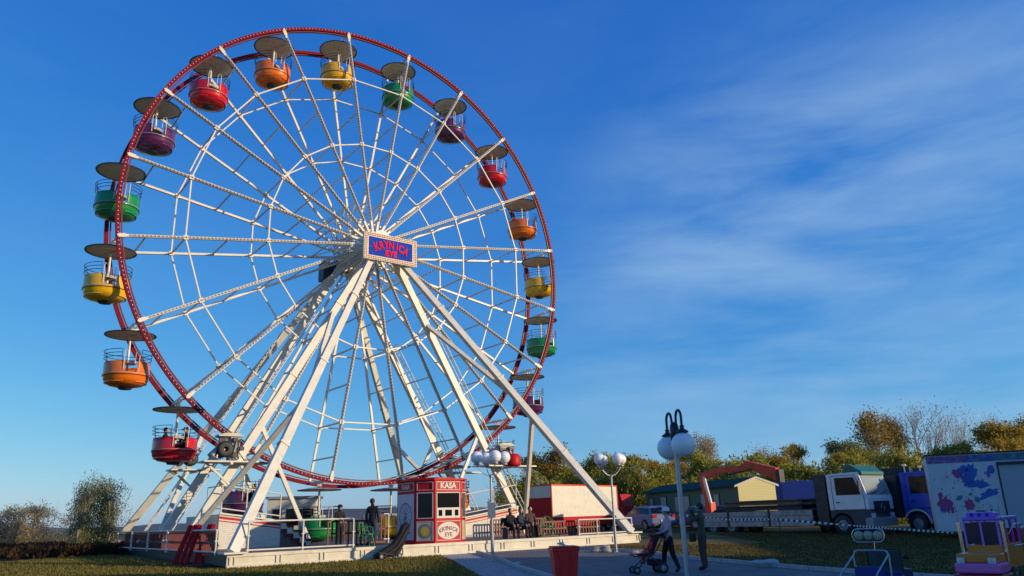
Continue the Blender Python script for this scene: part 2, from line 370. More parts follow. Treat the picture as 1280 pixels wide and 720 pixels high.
m = MB(); drum(m, .6, W+.95, W+1.25, 24); m.bb(-1.1, -.5, W+1.3, W+2.0, -1.0, .0); m.build('slip_ring_housing', 'dsteel', fw)

# sign on the hub
sg = wthing('hub_sign', 'blue illuminated sign with red lettering in a frame of orange bulbs on the hub', 'sign', -.02, -1.9, 14.43)
m = MB(); m.bb(-1.46, 1.46, 0, .16, -.69, .69); m.bb(-.3, .3, .16, .9, -.3, .5); m.build('sign_box', 'cream', sg)
m = MB(); m.bb(-1.2, 1.2, -.012, 0, -.47, .47); m.build('panel', mat('sign_blue', (.006, .045, .42), .7, var=.1, spec=.15), sg)
m = MB(); bw = mat('bulb_orange', (.80, .20, .05), .3)
for i in range(31):
    for j in range(15):
        x, z = -1.4+i*2.8/30, -.635+j*1.27/14
        if abs(x) > 1.22 or abs(z) > .5: bulbs(m, [(x, -.02, z)], .034)
m.build('border_bulbs', bw, sg)
m = MB()
for i in range(70):
    x, z = random.uniform(-1.15, 1.15), random.uniform(-.43, .43)
    if abs(x) > .85 or abs(z) > .38: bulbs(m, [(x, -.02, z)], .014)
m.build('star_bulbs', 'bulb', sg)
m = MB(); mo = MB()
for i, ch in enumerate('KRYNICA'):
    t_ = (i-3)/3; x = t_*.80+(.05 if ch == 'I' else 0); z = .17-.20*t_*t_; rot = -t_*.42
    put_text(mo, ch, .54, FACE(x, -.022, z, rot, (.72, 1)), .006, .022); put_text(m, ch, .54, FACE(x, -.036, z, rot, (.72, 1)), .006, .012)
put_text(mo, 'EYE', .40, FACE(0, -.022, -.27), .006, .022); put_text(m, 'EYE', .38, FACE(0, -.036, -.27), .006, .012)
le = m.build('lettering', mat('sign_red', (.85, .006, .012), .7, spec=.15), sg, recalc=False); mo.build('lettering_outline', mat('sign_pink', (.50, .10, .35), .7, spec=.15), le, recalc=False)

# support frame
sf = wthing('wheel_support', 'white steel legs and braces carrying the ferris wheel hub', 'support frame', 0, 0, 0)
def leg(p0, p1, w=.36, part='leg', parent=sf, up=(0, 1, 0), w0=None):
    m = MB(); m.bar(p0, p1, w0 or w, (w0 or w)*.8, up=up, w1=w, h1=w*.8)
    d = Vector(p1)-Vector(p0)
    if part == 'leg':
        for t_ in (.25, .5, .75): q = Vector(p0)+d*t_; m.bar(q-d.normalized()*.05, q+d.normalized()*.05, w+.05, w*.8+.05, up=up)
        q = Vector(p1); m.box(q, (.7, .7, .06))
    return m.build(part, 'white', parent, bevel=.012)
FZ = .74
for s in (-1, 1):
    leg((s*.15, -.85, H-.15), (s*8.8, -8.3, FZ), .34, w0=.28)
    leg((s*.15, W+1.2, H-.1), (s*8.8, W+8.3, FZ), .34, w0=.28)
    for y in (-.95, W+.95):
        L1 = leg((s*.18, y, H-.1), (s*8.5, y, FZ), .33)
        m = MB(); p0, p1 = Vector((s*.45, y, H-.1)), Vector((s*8.85, y, FZ+.1)); n_ = 46         # ladder rungs and rail along the leg
        off = Vector((s*.28, 0, .16))
        m.tube([p0.lerp(p1, .3)+off, p1+off], .025, 6); m.tube([p0.lerp(p1, .3)+off+Vector((0, .34, 0)), p1+off+Vector((0, .34, 0))], .025, 6)
        for i in range(n_): q = p0.lerp(p1, .3+.7*i/n_)+off; m.tube([q, q+Vector((0, .34, 0))], .014, 4)
        m.build('ladder', 'white', L1)
    def on(f, x1, y1, x0=.15, y0=-.85): return (s*(x0+(x1-x0)*f), y0+(y1-y0)*f, H-.1+(FZ-H+.1)*f)
    leg(on(.63, 8.8, -8.3), (s*8.4, -1.0, 1.0), .2, 'brace'); leg(on(.28, 8.5, -.95, .18, -.95), on(.575, 8.8, -8.3), .2, 'brace')
    leg(on(.655, 8.5, -.95, .18, -.95), (s*3.2, -.95, FZ), .17, 'brace')
    q = on(.63, 8.8, W+8.3, .15, W+1.2); leg(q, (s*8.4, W+1.0, 1.0), .2, 'brace')
    leg(on(.655, 8.5, W+.95, .18, W+.95), (s*3.2, W+.95, FZ), .17, 'brace')
m = MB(); m.box((0, -1.0, H-.2), (.7, .5, .7)); m.box((0, W+1.3, H-.2), (.8, .5, .8)); m.build('bearing_block', 'white', sf, bevel=.05)

# gondolas
def gondola(col):
    g = thing('gondola', '', 'gondola', (0, 0, 0), A)
    m = MB(); m.lathe([(1e-3, -.23), (.4, -.26), (.96, -.34), (1.01, -.36)], 40); m.build('canopy', mat('canopy_top', (.5, .46, .4), .5), g)
    m = MB(); m.lathe([(.96, -.352), (.93, -.385), (.5, -.365), (.06, -.35)], 40)
    for k in range(4): m.bar((.06, 0, -.38), (.9*cos(k*pi/2+.5), .9*sin(k*pi/2+.5), -.39), .05, .03)
    m.build('canopy_lining', 'roofu', g)
    m = MB(); m.tube([(1.0*cos(2*pi*i/40), 1.0*sin(2*pi*i/40), -.37) for i in range(40)], .024, 6, closed=True); m.build('canopy_rim', mat('rim_dark', (.03, .025, .03), .5), g)
    m = MB(); m.tube([(0, -.0, .04), (0, 0, -2.45)], .05, 10); m.bar((0, -.5, 0), (0, .5, 0), .12, .12); m.bar((0, -.3, 0), (0, -.05, -.3), .05, .05); m.bar((0, .3, 0), (0, .05, -.3), .05, .05)
    m.build('hanger_pole', 'white', g)
    m = MB(); a0 = R_(-90+17); a1 = a0+2*pi-R_(34)      # doorway faces the front
    m.lathe([(.82, -1.62), (.88, -1.6), (.89, -1.75), (.89, -2.06)], 40, a0=a0, a1=a1); m.lathe([(.83, -1.62), (.82, -2.45)], 40, a0=a0, a1=a1)
    for aa in (a0, a1): m.bar((.855*cos(aa), .855*sin(aa), -1.6), (.855*cos(aa), .855*sin(aa), -2.06), .07, .03)
    m.lathe([(.89, -2.06), (.91, -2.1), (.89, -2.14), (.87, -2.3), (.80, -2.44), (.62, -2.54), (.3, -2.6), (1e-3, -2.61)], 40); m.lathe([(.82, -2.06), (.82, -2.43), (1e-3, -2.44)], 32)
    m.build('tub', col, g)
    m = MB(); m.tube([(.912*cos(2*pi*i/40), .912*sin(2*pi*i/40), -2.10) for i in range(40)], .008, 5, closed=True); m.build('belt_line', 'cream', g)
    m = MB(); m.tube([(.90*cos(2*pi*i/40), .90*sin(2*pi*i/40), -2.16) for i in range(40)], .016, 5, closed=True); m.build('belt_line', 'black', g)
    m = MB(); m.lathe([(.3, -2.59), (.24, -2.68), (1e-3, -2.7)], 16); m.build('hub_cap', 'dsteel', g)
    m = MB()
    for z, r in ((-1.12, .93), (-1.27, .92), (-1.42, .91)):
        n = 30; aa0, aa1 = R_(-90+24), R_(-90+336); m.tube([(r*cos(aa0+(aa1-aa0)*i/n), r*sin(aa0+(aa1-aa0)*i/n), z) for i in range(n+1)], .014, 5)
    for i in range(7):
        aa = R_(-90+24)+R_(312)*i/6; m.tube([(.93*cos(aa), .93*sin(aa), -1.12), (.87*cos(aa), .87*sin(aa), -1.65)], .012, 5)
    m.build('guard_rail', 'navy', g)
    m = MB()
    for s in (-1, 1):
        aa = R_(-90+s*19); c, d = .9*cos(aa), .9*sin(aa); m.tube([(c, d, -2.0), (c, d-.03, -1.25), (c*.9, d-.03, -1.15), (c*.55, d*.97, -1.2), (c*.45, d*.95, -1.7)], .015, 6)
    m.build('door_handle', 'white', g)
    m = MB(); m.lathe([(.36, -2.4), (.36, -2.0), (.80, -2.0)], 30, a0=a0+.25, a1=a1-.25, sm=False); m.lathe([(.30, -1.55), (.34, -1.5), (.34, -1.6)], 20); m.lathe([(1e-3, -1.54), (.3, -1.54)], 20); m.build('seat', 'cream', g)
    return g
cols = dict(orange=(.78, .17, .008), yellow=(.80, .44, .01), green=(.008, .24, .065), purple=(.095, .016, .10), red=(.56, .008, .02))
protos = {c: gondola(mat('tub_'+c, v, .28, coat=.4, var=.08, vs_=2)) for c, v in cols.items()}
seq = ['orange', 'yellow', 'green', 'purple', 'red']*4; used = set()
where = ['at the very top of the wheel, left of the yellow one', 'just right of the top of the wheel', 'at the upper right below the top yellow one', 'at the upper right between green and red ones', 'on the right side below the upper purple one',
 'on the right side above the right-hand yellow one', 'on the right edge level with the hub sign', 'on the right edge below the right-hand yellow one', 'low on the right edge above the long right leg', 'low on the right beside the right drive cabinet',
 'near the ground behind the red ticket kiosk', 'at the bottom just left of the ticket kiosk', 'at the bottom by the white stair panels', 'at the raised left boarding platform, with riders', 'low on the left with two riders in dark clothes',
 'at the lower left edge, empty', 'on the far left edge level with the hub', 'on the left edge above the far left yellow one', 'at the upper left above the left green one', 'at the upper left next to the top orange one']
for k in range(20):
    c = seq[k]; g = protos[c]
    if c in used: g = copy_tree(g)
    used.add(c); a = TH0-R_(18*k); g.location = WL(RW*cos(a), W/2, H+RW*sin(a)); g['label'] = '%s round gondola %s' % (c, where[k]); g['group'] = 'gondolas on the ferris wheel'
def GP(k): a = TH0-R_(18*k); return RW*cos(a), W/2, H+RW*sin(a)

# drive units beside the rims
def drive(s, y, lab):
    g = wthing('drive_unit', lab, 'drive unit', s*7.0, y, 4.1, 'drive units gripping the rims'); back = y > 1
    m = MB(); m.bb(-1.1, 1.1, -.5, .5, -.06, .0) if s < 0 else m.bb(-1.7, 1.7, -.5, .5, -.06, .0); m.bar((0, -.5, -.1), (0, .5, -.1), .1, .1)
    m.bar((-.9, 0, -.05), (-s*.1+.1, 0, -1.0), .08, .08); m.build('platform', 'white', g)
    if not back:
        m = MB(); m.bb(-.55, .45, -.35, .3, .98, 1.04); m.prism([(-.55, 1.04), (.45, 1.04), (.25, 1.12), (-.3, 1.12)], (-.35, .3)); m.build('hood', 'cream', g, bevel=.02)
        m = MB(); m.bb(-.05, .35, -.28, .2, .05, .98) if s < 0 else m.bb(-.45, .35, -.28, .2, .05, .98); m.build('cabinet', 'greyp', g, bevel=.02)
        m = MB(); rq = random.Random(3)
        for _ in range(14): m.box((rq.uniform(-.5, .4), -.36, rq.uniform(.15, .9)), (rq.uniform(.06, .2), rq.uniform(.05, .18), rq.uniform(.06, .2)))
        for _ in range(6): x_ = rq.uniform(-.5, .3); m.tube([(x_, -.4, rq.uniform(.6, .9)), (x_+rq.uniform(-.2, .2), -.46, .4), (x_+rq.uniform(-.3, .3), -.38, rq.uniform(.0, .2))], .02, 5)
        m.build('gearing', 'dsteel', g)
        if s > 0:
            m = MB(); m.lathe([(1e-3, 0), (.4, 0), (.42, .1), (.42, .5), (.3, .6), (1e-3, .6)], 20, (.1, -.55, -.05)); m.build('drum_cover', 'red', g)
    m = MB()
    for dx in ((-.55,) if s < 0 else (.0,)):
        o = len(m.v); m.lathe([(.1, -.1), (.24, -.12), (.33, -.08), (.33, .08), (.24, .12), (.1, .1)], 24)
        for i in range(o, len(m.v)): x, yy, z = m.v[i]; m.v[i] = (x+dx*1.0-s*.25, z-.45, yy+.45)
    m.build('drive_tyre', 'black', g)
    m = MB()
    for i in range(3): o = len(m.v); m.tube([(-.75+s*-.0, -.3+.2*i, .2), (-.2, -.3+.2*i, .75)], .11, 10)
    m.tube([(-.6, -.1, 1.0), (.3, -.1, .9)], .07, 8); m.build('motor', 'steel', g)
drive(-1, -1.3, 'white hooded drive cabinet on the front left leg'); drive(1, -1.3, 'white hooded drive cabinet with red drum on the front right leg')
drive(-1, W+1.3, 'open drive motor with black tyre on the rear left leg'); drive(1, W+1.3, 'open drive motor on the rear right leg')

# deck
dk = wthing('deck', 'long low boarding deck with cream front beam under the wheel', 'deck', 0, 0, 0)
m = MB(); m.bb(-8.9, 8.95, -8.35, 5.2, .58, .69); m.build('floor_plate', 'deck', dk)
m = MB()
m.bb(-9.0, 9.05, -8.5, -8.36, .62, .72); m.bb(-9.0, 9.05, -8.5, -8.36, .30, .38); m.bb(-9.0, 9.05, -8.46, -8.40, .38, .62)
for i in range(13): x = -8.9+i*1.49; m.bb(x-.03, x+.03, -8.5, -8.461, .38, .62); m.bb(x+.12, x+.16, -8.5, -8.461, .38, .62)
m.build('front_beam', 'cream', dk)
m = MB(); m.bb(-9.0, -8.9, -8.35, 11, .35, .66); m.bb(9.0, 9.1, -8.35, 11, .35, .66)
for x in (-6, -3, 0, 3, 6): m.bb(x-.08, x+.08, -8.3, 5, .25, .57)
for i in range(9): m.bb(-9.7, -9.02, -7+i*2, -6.7+i*2, .28, .4)
m.build('base_frame', 'dsteel', dk)

# raised boarding platforms
brick = bpy.data.materials.new('painted_brick_panel'); brick.use_nodes = True; t = brick.node_tree; b = t.nodes['Principled BSDF']; b.inputs['Roughness'].default_value = .6
co = t.nodes.new('ShaderNodeTexCoord'); mpn = t.nodes.new('ShaderNodeMapping'); mpn.inputs['Rotation'].default_value = (R_(90), 0, 0); br = t.nodes.new('ShaderNodeTexBrick'); br.inputs['Scale'].default_value = 3.2
br.inputs['Color1'].default_value = (.70, .66, .58, 1); br.inputs['Color2'].default_value = (.62, .58, .50, 1); br.inputs['Mortar'].default_value = (.40, .37, .33, 1); br.inputs['Mortar Size'].default_value = .012
t.links.new(co.outputs['Object'], mpn.inputs[0]); t.links.new(mpn.outputs[0], br.inputs['Vector']); t.links.new(br.outputs[0], b.inputs['Base Color']); M['brick'] = brick
def station(s, lab):
    g = wthing('boarding_platform', lab, 'platform', s*6.1, -1.8, .7, 'raised boarding platforms')
    x0, x1 = (-1.2, 1.2) if s < 0 else (-1.2 if s > 0 else 0, 1.2)
    def zt(x): return 1.02+s*.14*x*1.0+.1
    pl = [(-1.25, 0), (1.25, 0), (1.25, zt(1.25)), (-1.25, zt(-1.25))]
    if s > 0: pl = [(-2.4, 0), (1.25, 0), (1.25, zt(1.25)), (-2.4, zt(-2.4))]
    xa = pl[0][0]
    m = MB(); m.prism(pl, (0, .06)); m.build('front_panel', 'brick' if s < 0 else 'cream', g)
    m = MB(); m.bb(s*1.25-.04, s*1.25+.04, .07, 4.6, 0, zt(s*1.25)); m.build('end_panel', 'white', g)
    m = MB(); m.prism([(xa, zt(xa)-.05), (1.28, zt(1.28)-.05), (1.28, zt(1.28)+.02), (xa, zt(xa)+.02)], (.062, 2.0)); m.build('floor_plate', 'deck', g)
    m = MB()
    for dz, hh in ((.03, .06),): m.prism([(xa, zt(xa)+dz), (1.3, zt(1.3)+dz), (1.3, zt(1.3)+dz+hh), (xa, zt(xa)+dz+hh)], (-.08, .05))
    m.build('edge_trim', 'white', g)
    m = MB()
    for dz, hh in ((-.14, .09), (-.24, .035)): m.prism([(xa, zt(xa)+dz), (1.26, zt(1.26)+dz), (1.26, zt(1.26)+dz+hh), (xa, zt(xa)+dz+hh)], (-.012, -.002))
    m.build('red_stripe', 'red', g)
    m = MB()
    for x in (xa+.05, -.2, 1.2): m.tube([(x, 0, zt(x)+.05), (x, 0, zt(x)+1.15)], .028, 6)
    for dz in (.25, 1.13): m.tube([(xa+.05, 0, zt(xa)+dz), (1.2, 0, zt(1.2)+dz)], .026, 6)
    e = s*1.22; m.tube([(e, 0, zt(e)+1.13), (e, 1.9, zt(e)+1.13), (e, 1.9, zt(e))], .026, 6); m.tube([(e, 0, zt(e)+.25), (e, 1.9, zt(e)+.25)], .02, 6)
    m.build('guard_rail', 'white', g)
    if s < 0:      # stairs to the lower deck with a zigzag edge
        m = MB(); mr = MB(); mw = MB()
        n = 5; w_, h_ = .28, .19
        for i in range(n):
            z = 1.0-h_*i-.02; xx_ = 1.27+w_*i; m.bb(xx_, xx_+w_, .1, 1.3, 0, z)
            mr.bb(xx_, xx_+w_+.0, .02, .09, z-.06, z+.03); mr.bb(xx_+w_-.05, xx_+w_, .02, .09, z-h_, z-.06)
            mr.bb(xx_-.28, xx_+w_-.28, .02, .09, z-.22, z-.15); mr.bb(xx_+w_-.35, xx_+w_-.28, .02, .09, max(z-h_-.22, .0), z-.22) if z > .3 else None
            mw.bb(xx_, xx_+w_, .03, .085, max(0, z-.30), z-.065)
        m.build('steps', 'deck', g); mr.build('step_trim', 'dred', g); mw.build('step_panel', 'cream', g)
    else:
        m = MB(); m.prism([(-.6, .0), (-2.4, -.0), (-2.4, .02), (1.1, .42), (1.1, .40)], (-.01, -.002)); m.bb(-2.3, 1.2, -.01, -.002, .68, .69); m.bb(-.6, -.59, -.01, -.002, .05, .9); m.build('panel_seam', 'greyp', g)
    return g
station(-1, 'raised left boarding platform with white brick panel, red stripe and stairs'); station(1, 'raised right boarding platform with plain cream panel and red stripe')

# railings
def railing(name, lab, x0, x1, y0, y1, z0, z1, posts, grp='white tube railings on the deck', mid=0, m_='white'):
    g = wthing(name, lab, 'railing', x0, y0, 0, grp); p0, p1 = Vector((0, 0, 0)), Vector((x1-x0, y1-y0, 0)); m = MB()
    for z in [z0, z1]+[z0+(z1-z0)*(i+1)/(mid+1) for i in range(mid)]:
        m.tube([p0+Vector((0, 0, z)), p1+Vector((0, 0, z))], .028, 8)
    m.build('rail', m_, g)
    for i in range(posts):
        q = p0.lerp(p1, i/(posts-1)); m = MB(); m.tube([q+Vector((0, 0, .69)), q+Vector((0, 0, z1))], .03, 8); m.box(q+Vector((0, 0, z0)), (.09, .09, .05)); m.box(q+Vector((0, 0, (z0+z1)/2)), (.1, .1, .03)); m.build('post', m_, g)
    return g
railing('railing', 'white railing along the deck edge before the stairs', -8.3, -4.65, -8.25, -8.25, .8, 1.68, 3)
railing('railing', 'white railing at the right end of the deck in front of the container', 5.75, 8.9, -8.25, -8.25, .78, 1.36, 4)
for i in range(5):
    y = -7.9+i*3.1; tag(railing('railing', ['white rail over red mesh nearest the leaning red boards', 'second white rail over red mesh along the left deck edge', 'middle white rail over red mesh along the left deck edge', 'fourth white rail over red mesh behind the left legs', 'rearmost white rail over red mesh beside the green bush'][i], -9.2, -9.2, y, y+3.0, .78, 1.45, 2, 'rails along the left deck edge'))
    g = COL.objects[-1]
def lattice(lab, x0, x1, y0, y1, z0, z1, grp):
    g = wthing('lattice_fence', lab, 'fence', x0, y0, 0, grp); d = Vector((x1-x0, y1-y0, 0)); n = int(d.length/.16); m = MB()
    for i in range(n+1): q = d*(i/n); m.bar(q+Vector((0, 0, z0)), q+Vector((0, 0, z1)), .05, .05, up=(1, 0, 0))
    for z in (z0, (z0+z1)/2, z1): m.bar(Vector((0, 0, z)), d+Vector((0, 0, z)), .05, .07)
    return m.build('lattice', 'dred', g)
lattice('dark red fence bench behind the capped operator', -4.3, -2.6, -5.3, -5.3, .72, 1.6, 'dark red fences'); lattice('dark red fence behind the white board', -1.9, -.8, -3.2, -3.2, .72, 1.8, 'dark red fences')
lattice('dark red fence at the left deck edge', -9.05, -9.05, -7.5, 6.5, .72, 1.38, 'dark red fences')
lattice('dark red fence behind the white railing at the right deck end', 5.3, 8.8, -6.2, -6.2, .72, 1.3, 'dark red fences')
lattice('dark red fence between right leg and container', 5.2, 8.6, -2.5, -2.5, .72, 1.45, 'dark red fences')
g = railing('gate', 'white gate with a blank white notice board beside the kiosk', -2.3, -1.05, -4.0, -4.0, .85, 1.85, 2, 'gates'); g['category'] = 'gate'; del g['group']
m = MB(); m.bb(.14, .82, -.04, -.02, 1.0, 1.86); m.build('notice_board', mat('board_white', (.74, .71, .66), .5, var=.05), g)

# ticket kiosk
kx, ky = -.735, -6.95
kk = wthing('ticket_kiosk', 'small red ticket kiosk with dark windows and round white name panel', 'kiosk', kx, ky, .7)
kred = mat('kiosk_red', (.52, .006, .010), .5, spec=.25, var=.07, dirt=((.2, .02, .02), .25))
hx, hy, ch = 1.13, 1.25, .545
foot = [(-hx+ch, -hy), (hx-ch, -hy), (hx, -hy+ch), (hx, hy-ch), (hx-ch, hy), (-hx+ch, hy), (-hx, hy-ch), (-hx, -hy+ch)]
def sc_(pl, k): return [(x+k*(1 if x > 0 else -1), y+k*(1 if y > 0 else -1)) for x, y in pl]
m = MB(); m.prism(foot, (.0, 2.3), 'z'); m.build('wall', kred, kk, bevel=.015)
m = MB(); m.prism(sc_(foot, .06), (2.3, 2.36), 'z'); m.prism(sc_(foot, .03), (-.02, .06), 'z'); m.prism(sc_(foot, -.3), (2.36, 2.42), 'z'); m.build('roof', kred, kk)
kw = mat('kiosk_trim', (.62, .58, .52), .5); kblk = M['glass']
faces_ = [((-hx, -hy+ch), (-hx+ch, -hy)), ((-hx+ch, -hy), (hx-ch, -hy)), ((hx-ch, -hy), (hx, -hy+ch)), ((-hx, hy-ch), (-hx, -hy+ch))]
def facemat(i):
    (x0, y0), (x1, y1) = faces_[i]; c = Vector(((x0+x1)/2, (y0+y1)/2, 0)); d = Vector((x1-x0, y1-y0, 0)); w_ = d.length; ang = atan2(d.y, d.x)
    return Matrix.Translation(c) @ Matrix.Rotation(ang, 4, 'Z'), w_
def onface(i, fn, name, mt, lift=0, recalc=True):
    T, w_ = facemat(i); m = MB(); fn(m, w_); m.v = [tuple(T @ Vector(p)) for p in m.v]; return m.build(name, mt, kk, recalc=recalc)
def frame(m, x0, x1, z0, z1, t=.035, y=-.02):
    m.bb(x0, x1, y, y+.018, z0, z0+t); m.bb(x0, x1, y, y+.018, z1-t, z1); m.bb(x0, x0+t, y, y+.018, z0+t, z1-t); m.bb(x1-t, x1, y, y+.018, z0+t, z1-t)
for i in range(4):
    e = .07 if i != 1 else .06
    hw = lambda w_: w_/2-e
    onface(i, lambda m, w_: frame(m, -hw(w_), hw(w_), 1.93, 2.24, .02), 'header_frame', kw)
    if i == 3:
        onface(i, lambda m, w_: m.bb(-hw(w_), hw(w_), -.016, -.002, .14, 1.82), 'poster', mat('poster_pale', (.55, .55, .60), .5, var=.1))
        def wheelart(m, w_):
            for q in range(28):
                a = 2*pi*q/28; m.box((.46*cos(a), -.02, 1.02+.46*sin(a)), (.05, .006, .07), M4=Matrix.Rotation(-a, 4, 'Y'))
            for q in range(14): a = 2*pi*q/14; m.bar((.05*cos(a), -.02, 1.02+.05*sin(a)), (.40*cos(a), -.02, 1.02+.40*sin(a)), .012, .006, up=(0, 1, 0))
            for sx in (-1, 1): m.bar((0, -.022, 1.02), (sx*.22, -.022, .42), .03, .006, up=(0, 1, 0))
            m.bb(-.4, .4, -.022, -.018, .38, .42)
        onface(i, wheelart, 'poster_drawing', mat('poster_ink', (.05, .07, .14), .6))
        def hk(m, w_): put_text(m, 'KASA', .24, FACE(0, -.012, 2.085), .004, .008)
        onface(i, hk, 'lettering', kw, recalc=False); continue
    onface(i, lambda m, w_: m.bb(-hw(w_)+.03, hw(w_)-.03, -.008, -.002, .92, 1.83), 'window', kblk)
    onface(i, lambda m, w_: frame(m, -hw(w_), hw(w_), .9, 1.85, .03), 'window_frame', kw)
    onface(i, lambda m, w_: frame(m, -hw(w_), hw(w_), .1, .8, .02), 'panel_frame', kw)
    if i == 1:
        def hk(m, w_): put_text(m, 'KASA', .29, FACE(0, -.012, 2.085), .004, .012)
        onface(i, hk, 'lettering', kw, recalc=False)
        def cnt(m, w_):
            m.bb(-hw(w_)+.03, hw(w_)-.03, -.024, -.009, .93, 1.28)
        onface(i, cnt, 'counter_panel', kw)
        for a, b_ in ((-.44, -.28), (-.15, .15), (.28, .44)): onface(i, lambda m, w_: m.bb(a, b_, -.03, -.025, .98, 1.2), 'hatch', kblk)
        def oval(m, w_): m.prism([(.48*cos(2*pi*q/40), .45+.31*sin(2*pi*q/40)) for q in range(40)], (-.014, -.002))
        onface(i, oval, 'name_panel', kw)
        def nm(m, w_):
            for q, chh in enumerate('KRYNICA'):
                t_ = (q-3)/3; put_text(m, chh, .21, FACE(t_*.35, -.018, .53-.085*t_*t_, -t_*.5), .003, .004)
            put_text(m, 'EYE', .21, FACE(0, -.018, .30), .003, .004)
        onface(i, nm, 'lettering', mat('kiosk_dark_red_ink', (.22, .02, .03), .5), recalc=False)
    else:
        if i == 0:
            onface(i, lambda m, w_: m.bb(-hw(w_)+.03, hw(w_)-.03, -.008, -.002, .13, .77), 'poster', mat('poster_tan', (.5, .46, .38), .5))
            onface(i, lambda m, w_: m.prism([(.26*cos(2*pi*q/30), .45+.27*sin(2*pi*q/30)) for q in range(30)], (-.014, -.009)), 'coin_edge', mat('coin_grey', (.22, .2, .18), .5, var=.3))
            onface(i, lambda m, w_: m.prism([((.17+.02*sin(q*3))*cos(2*pi*q/30), .44+(.18+.02*cos(q*5))*sin(2*pi*q/30)) for q in range(30)], (-.02, -.0145)), 'coin_centre', mat('coin_gold', (.62, .45, .05), .5, var=.3, vs_=12))
        else:
            onface(i, lambda m, w_: m.bb(-hw(w_)+.03, hw(w_)-.03, -.008, -.002, .13, .77), 'poster', mat('poster_tan', (.5, .46, .38), .5))
            onface(i, lambda m, w_: m.prism([(.14*cos(2*pi*q/30), .45+.26*sin(2*pi*q/30)) for q in range(30)], (-.014, -.009)), 'poster_spot', mat('coin_gold', (.62, .45, .05), .5, var=.3, vs_=12))

# operator's cabin behind the wheel
ob = thing('operator_cabin', 'small white cabin with dark window behind the left boarding platform', 'cabin', (-12.9, 46, .49), .12)
m = MB(); m.bb(-1.35, 1.35, -1, 1, 0, 2.45); m.build('wall', 'white', ob, bevel=.02); m = MB(); m.bb(-1.45, 1.45, -1.1, 1.1, 2.45, 2.58); m.build('roof', 'greyp', ob)
m = MB(); m.bb(-.3, 1.2, -1.02, -.99, 1.0, 1.9); m.bb(-1.05, -.55, -1.02, -.99, .1, 1.9); m.build('window', 'glass', ob)

# leaning red boards
for i, (dx, tilt, w_) in enumerate(((0, .42, .16), (.26, .36, .12), (.5, .30, .15), (.85, .38, .14), (1.1, .27, .17))):
    b_ = thing('red_board', ['leftmost of the red boards leaning on the deck corner', 'second red board from the left leaning on the deck', 'middle red board leaning on the deck corner', 'fourth red board from the left leaning on the deck', 'rightmost red board leaning against the white post'][i], 'board', (-11.75+dx*.95, 27.6-dx*.35, .34), 0, 'red boards leaning on the deck corner')
    m = MB(); m.bar((0, 0, 0), (tilt*.8, .35, 1.3), w_, .05, up=(0, 1, 0)); m.bar((0.0, -.04, .0), (tilt*.8, .31, 1.3), .03, .03, up=(0, 1, 0)); m.build('board', 'red', b_)

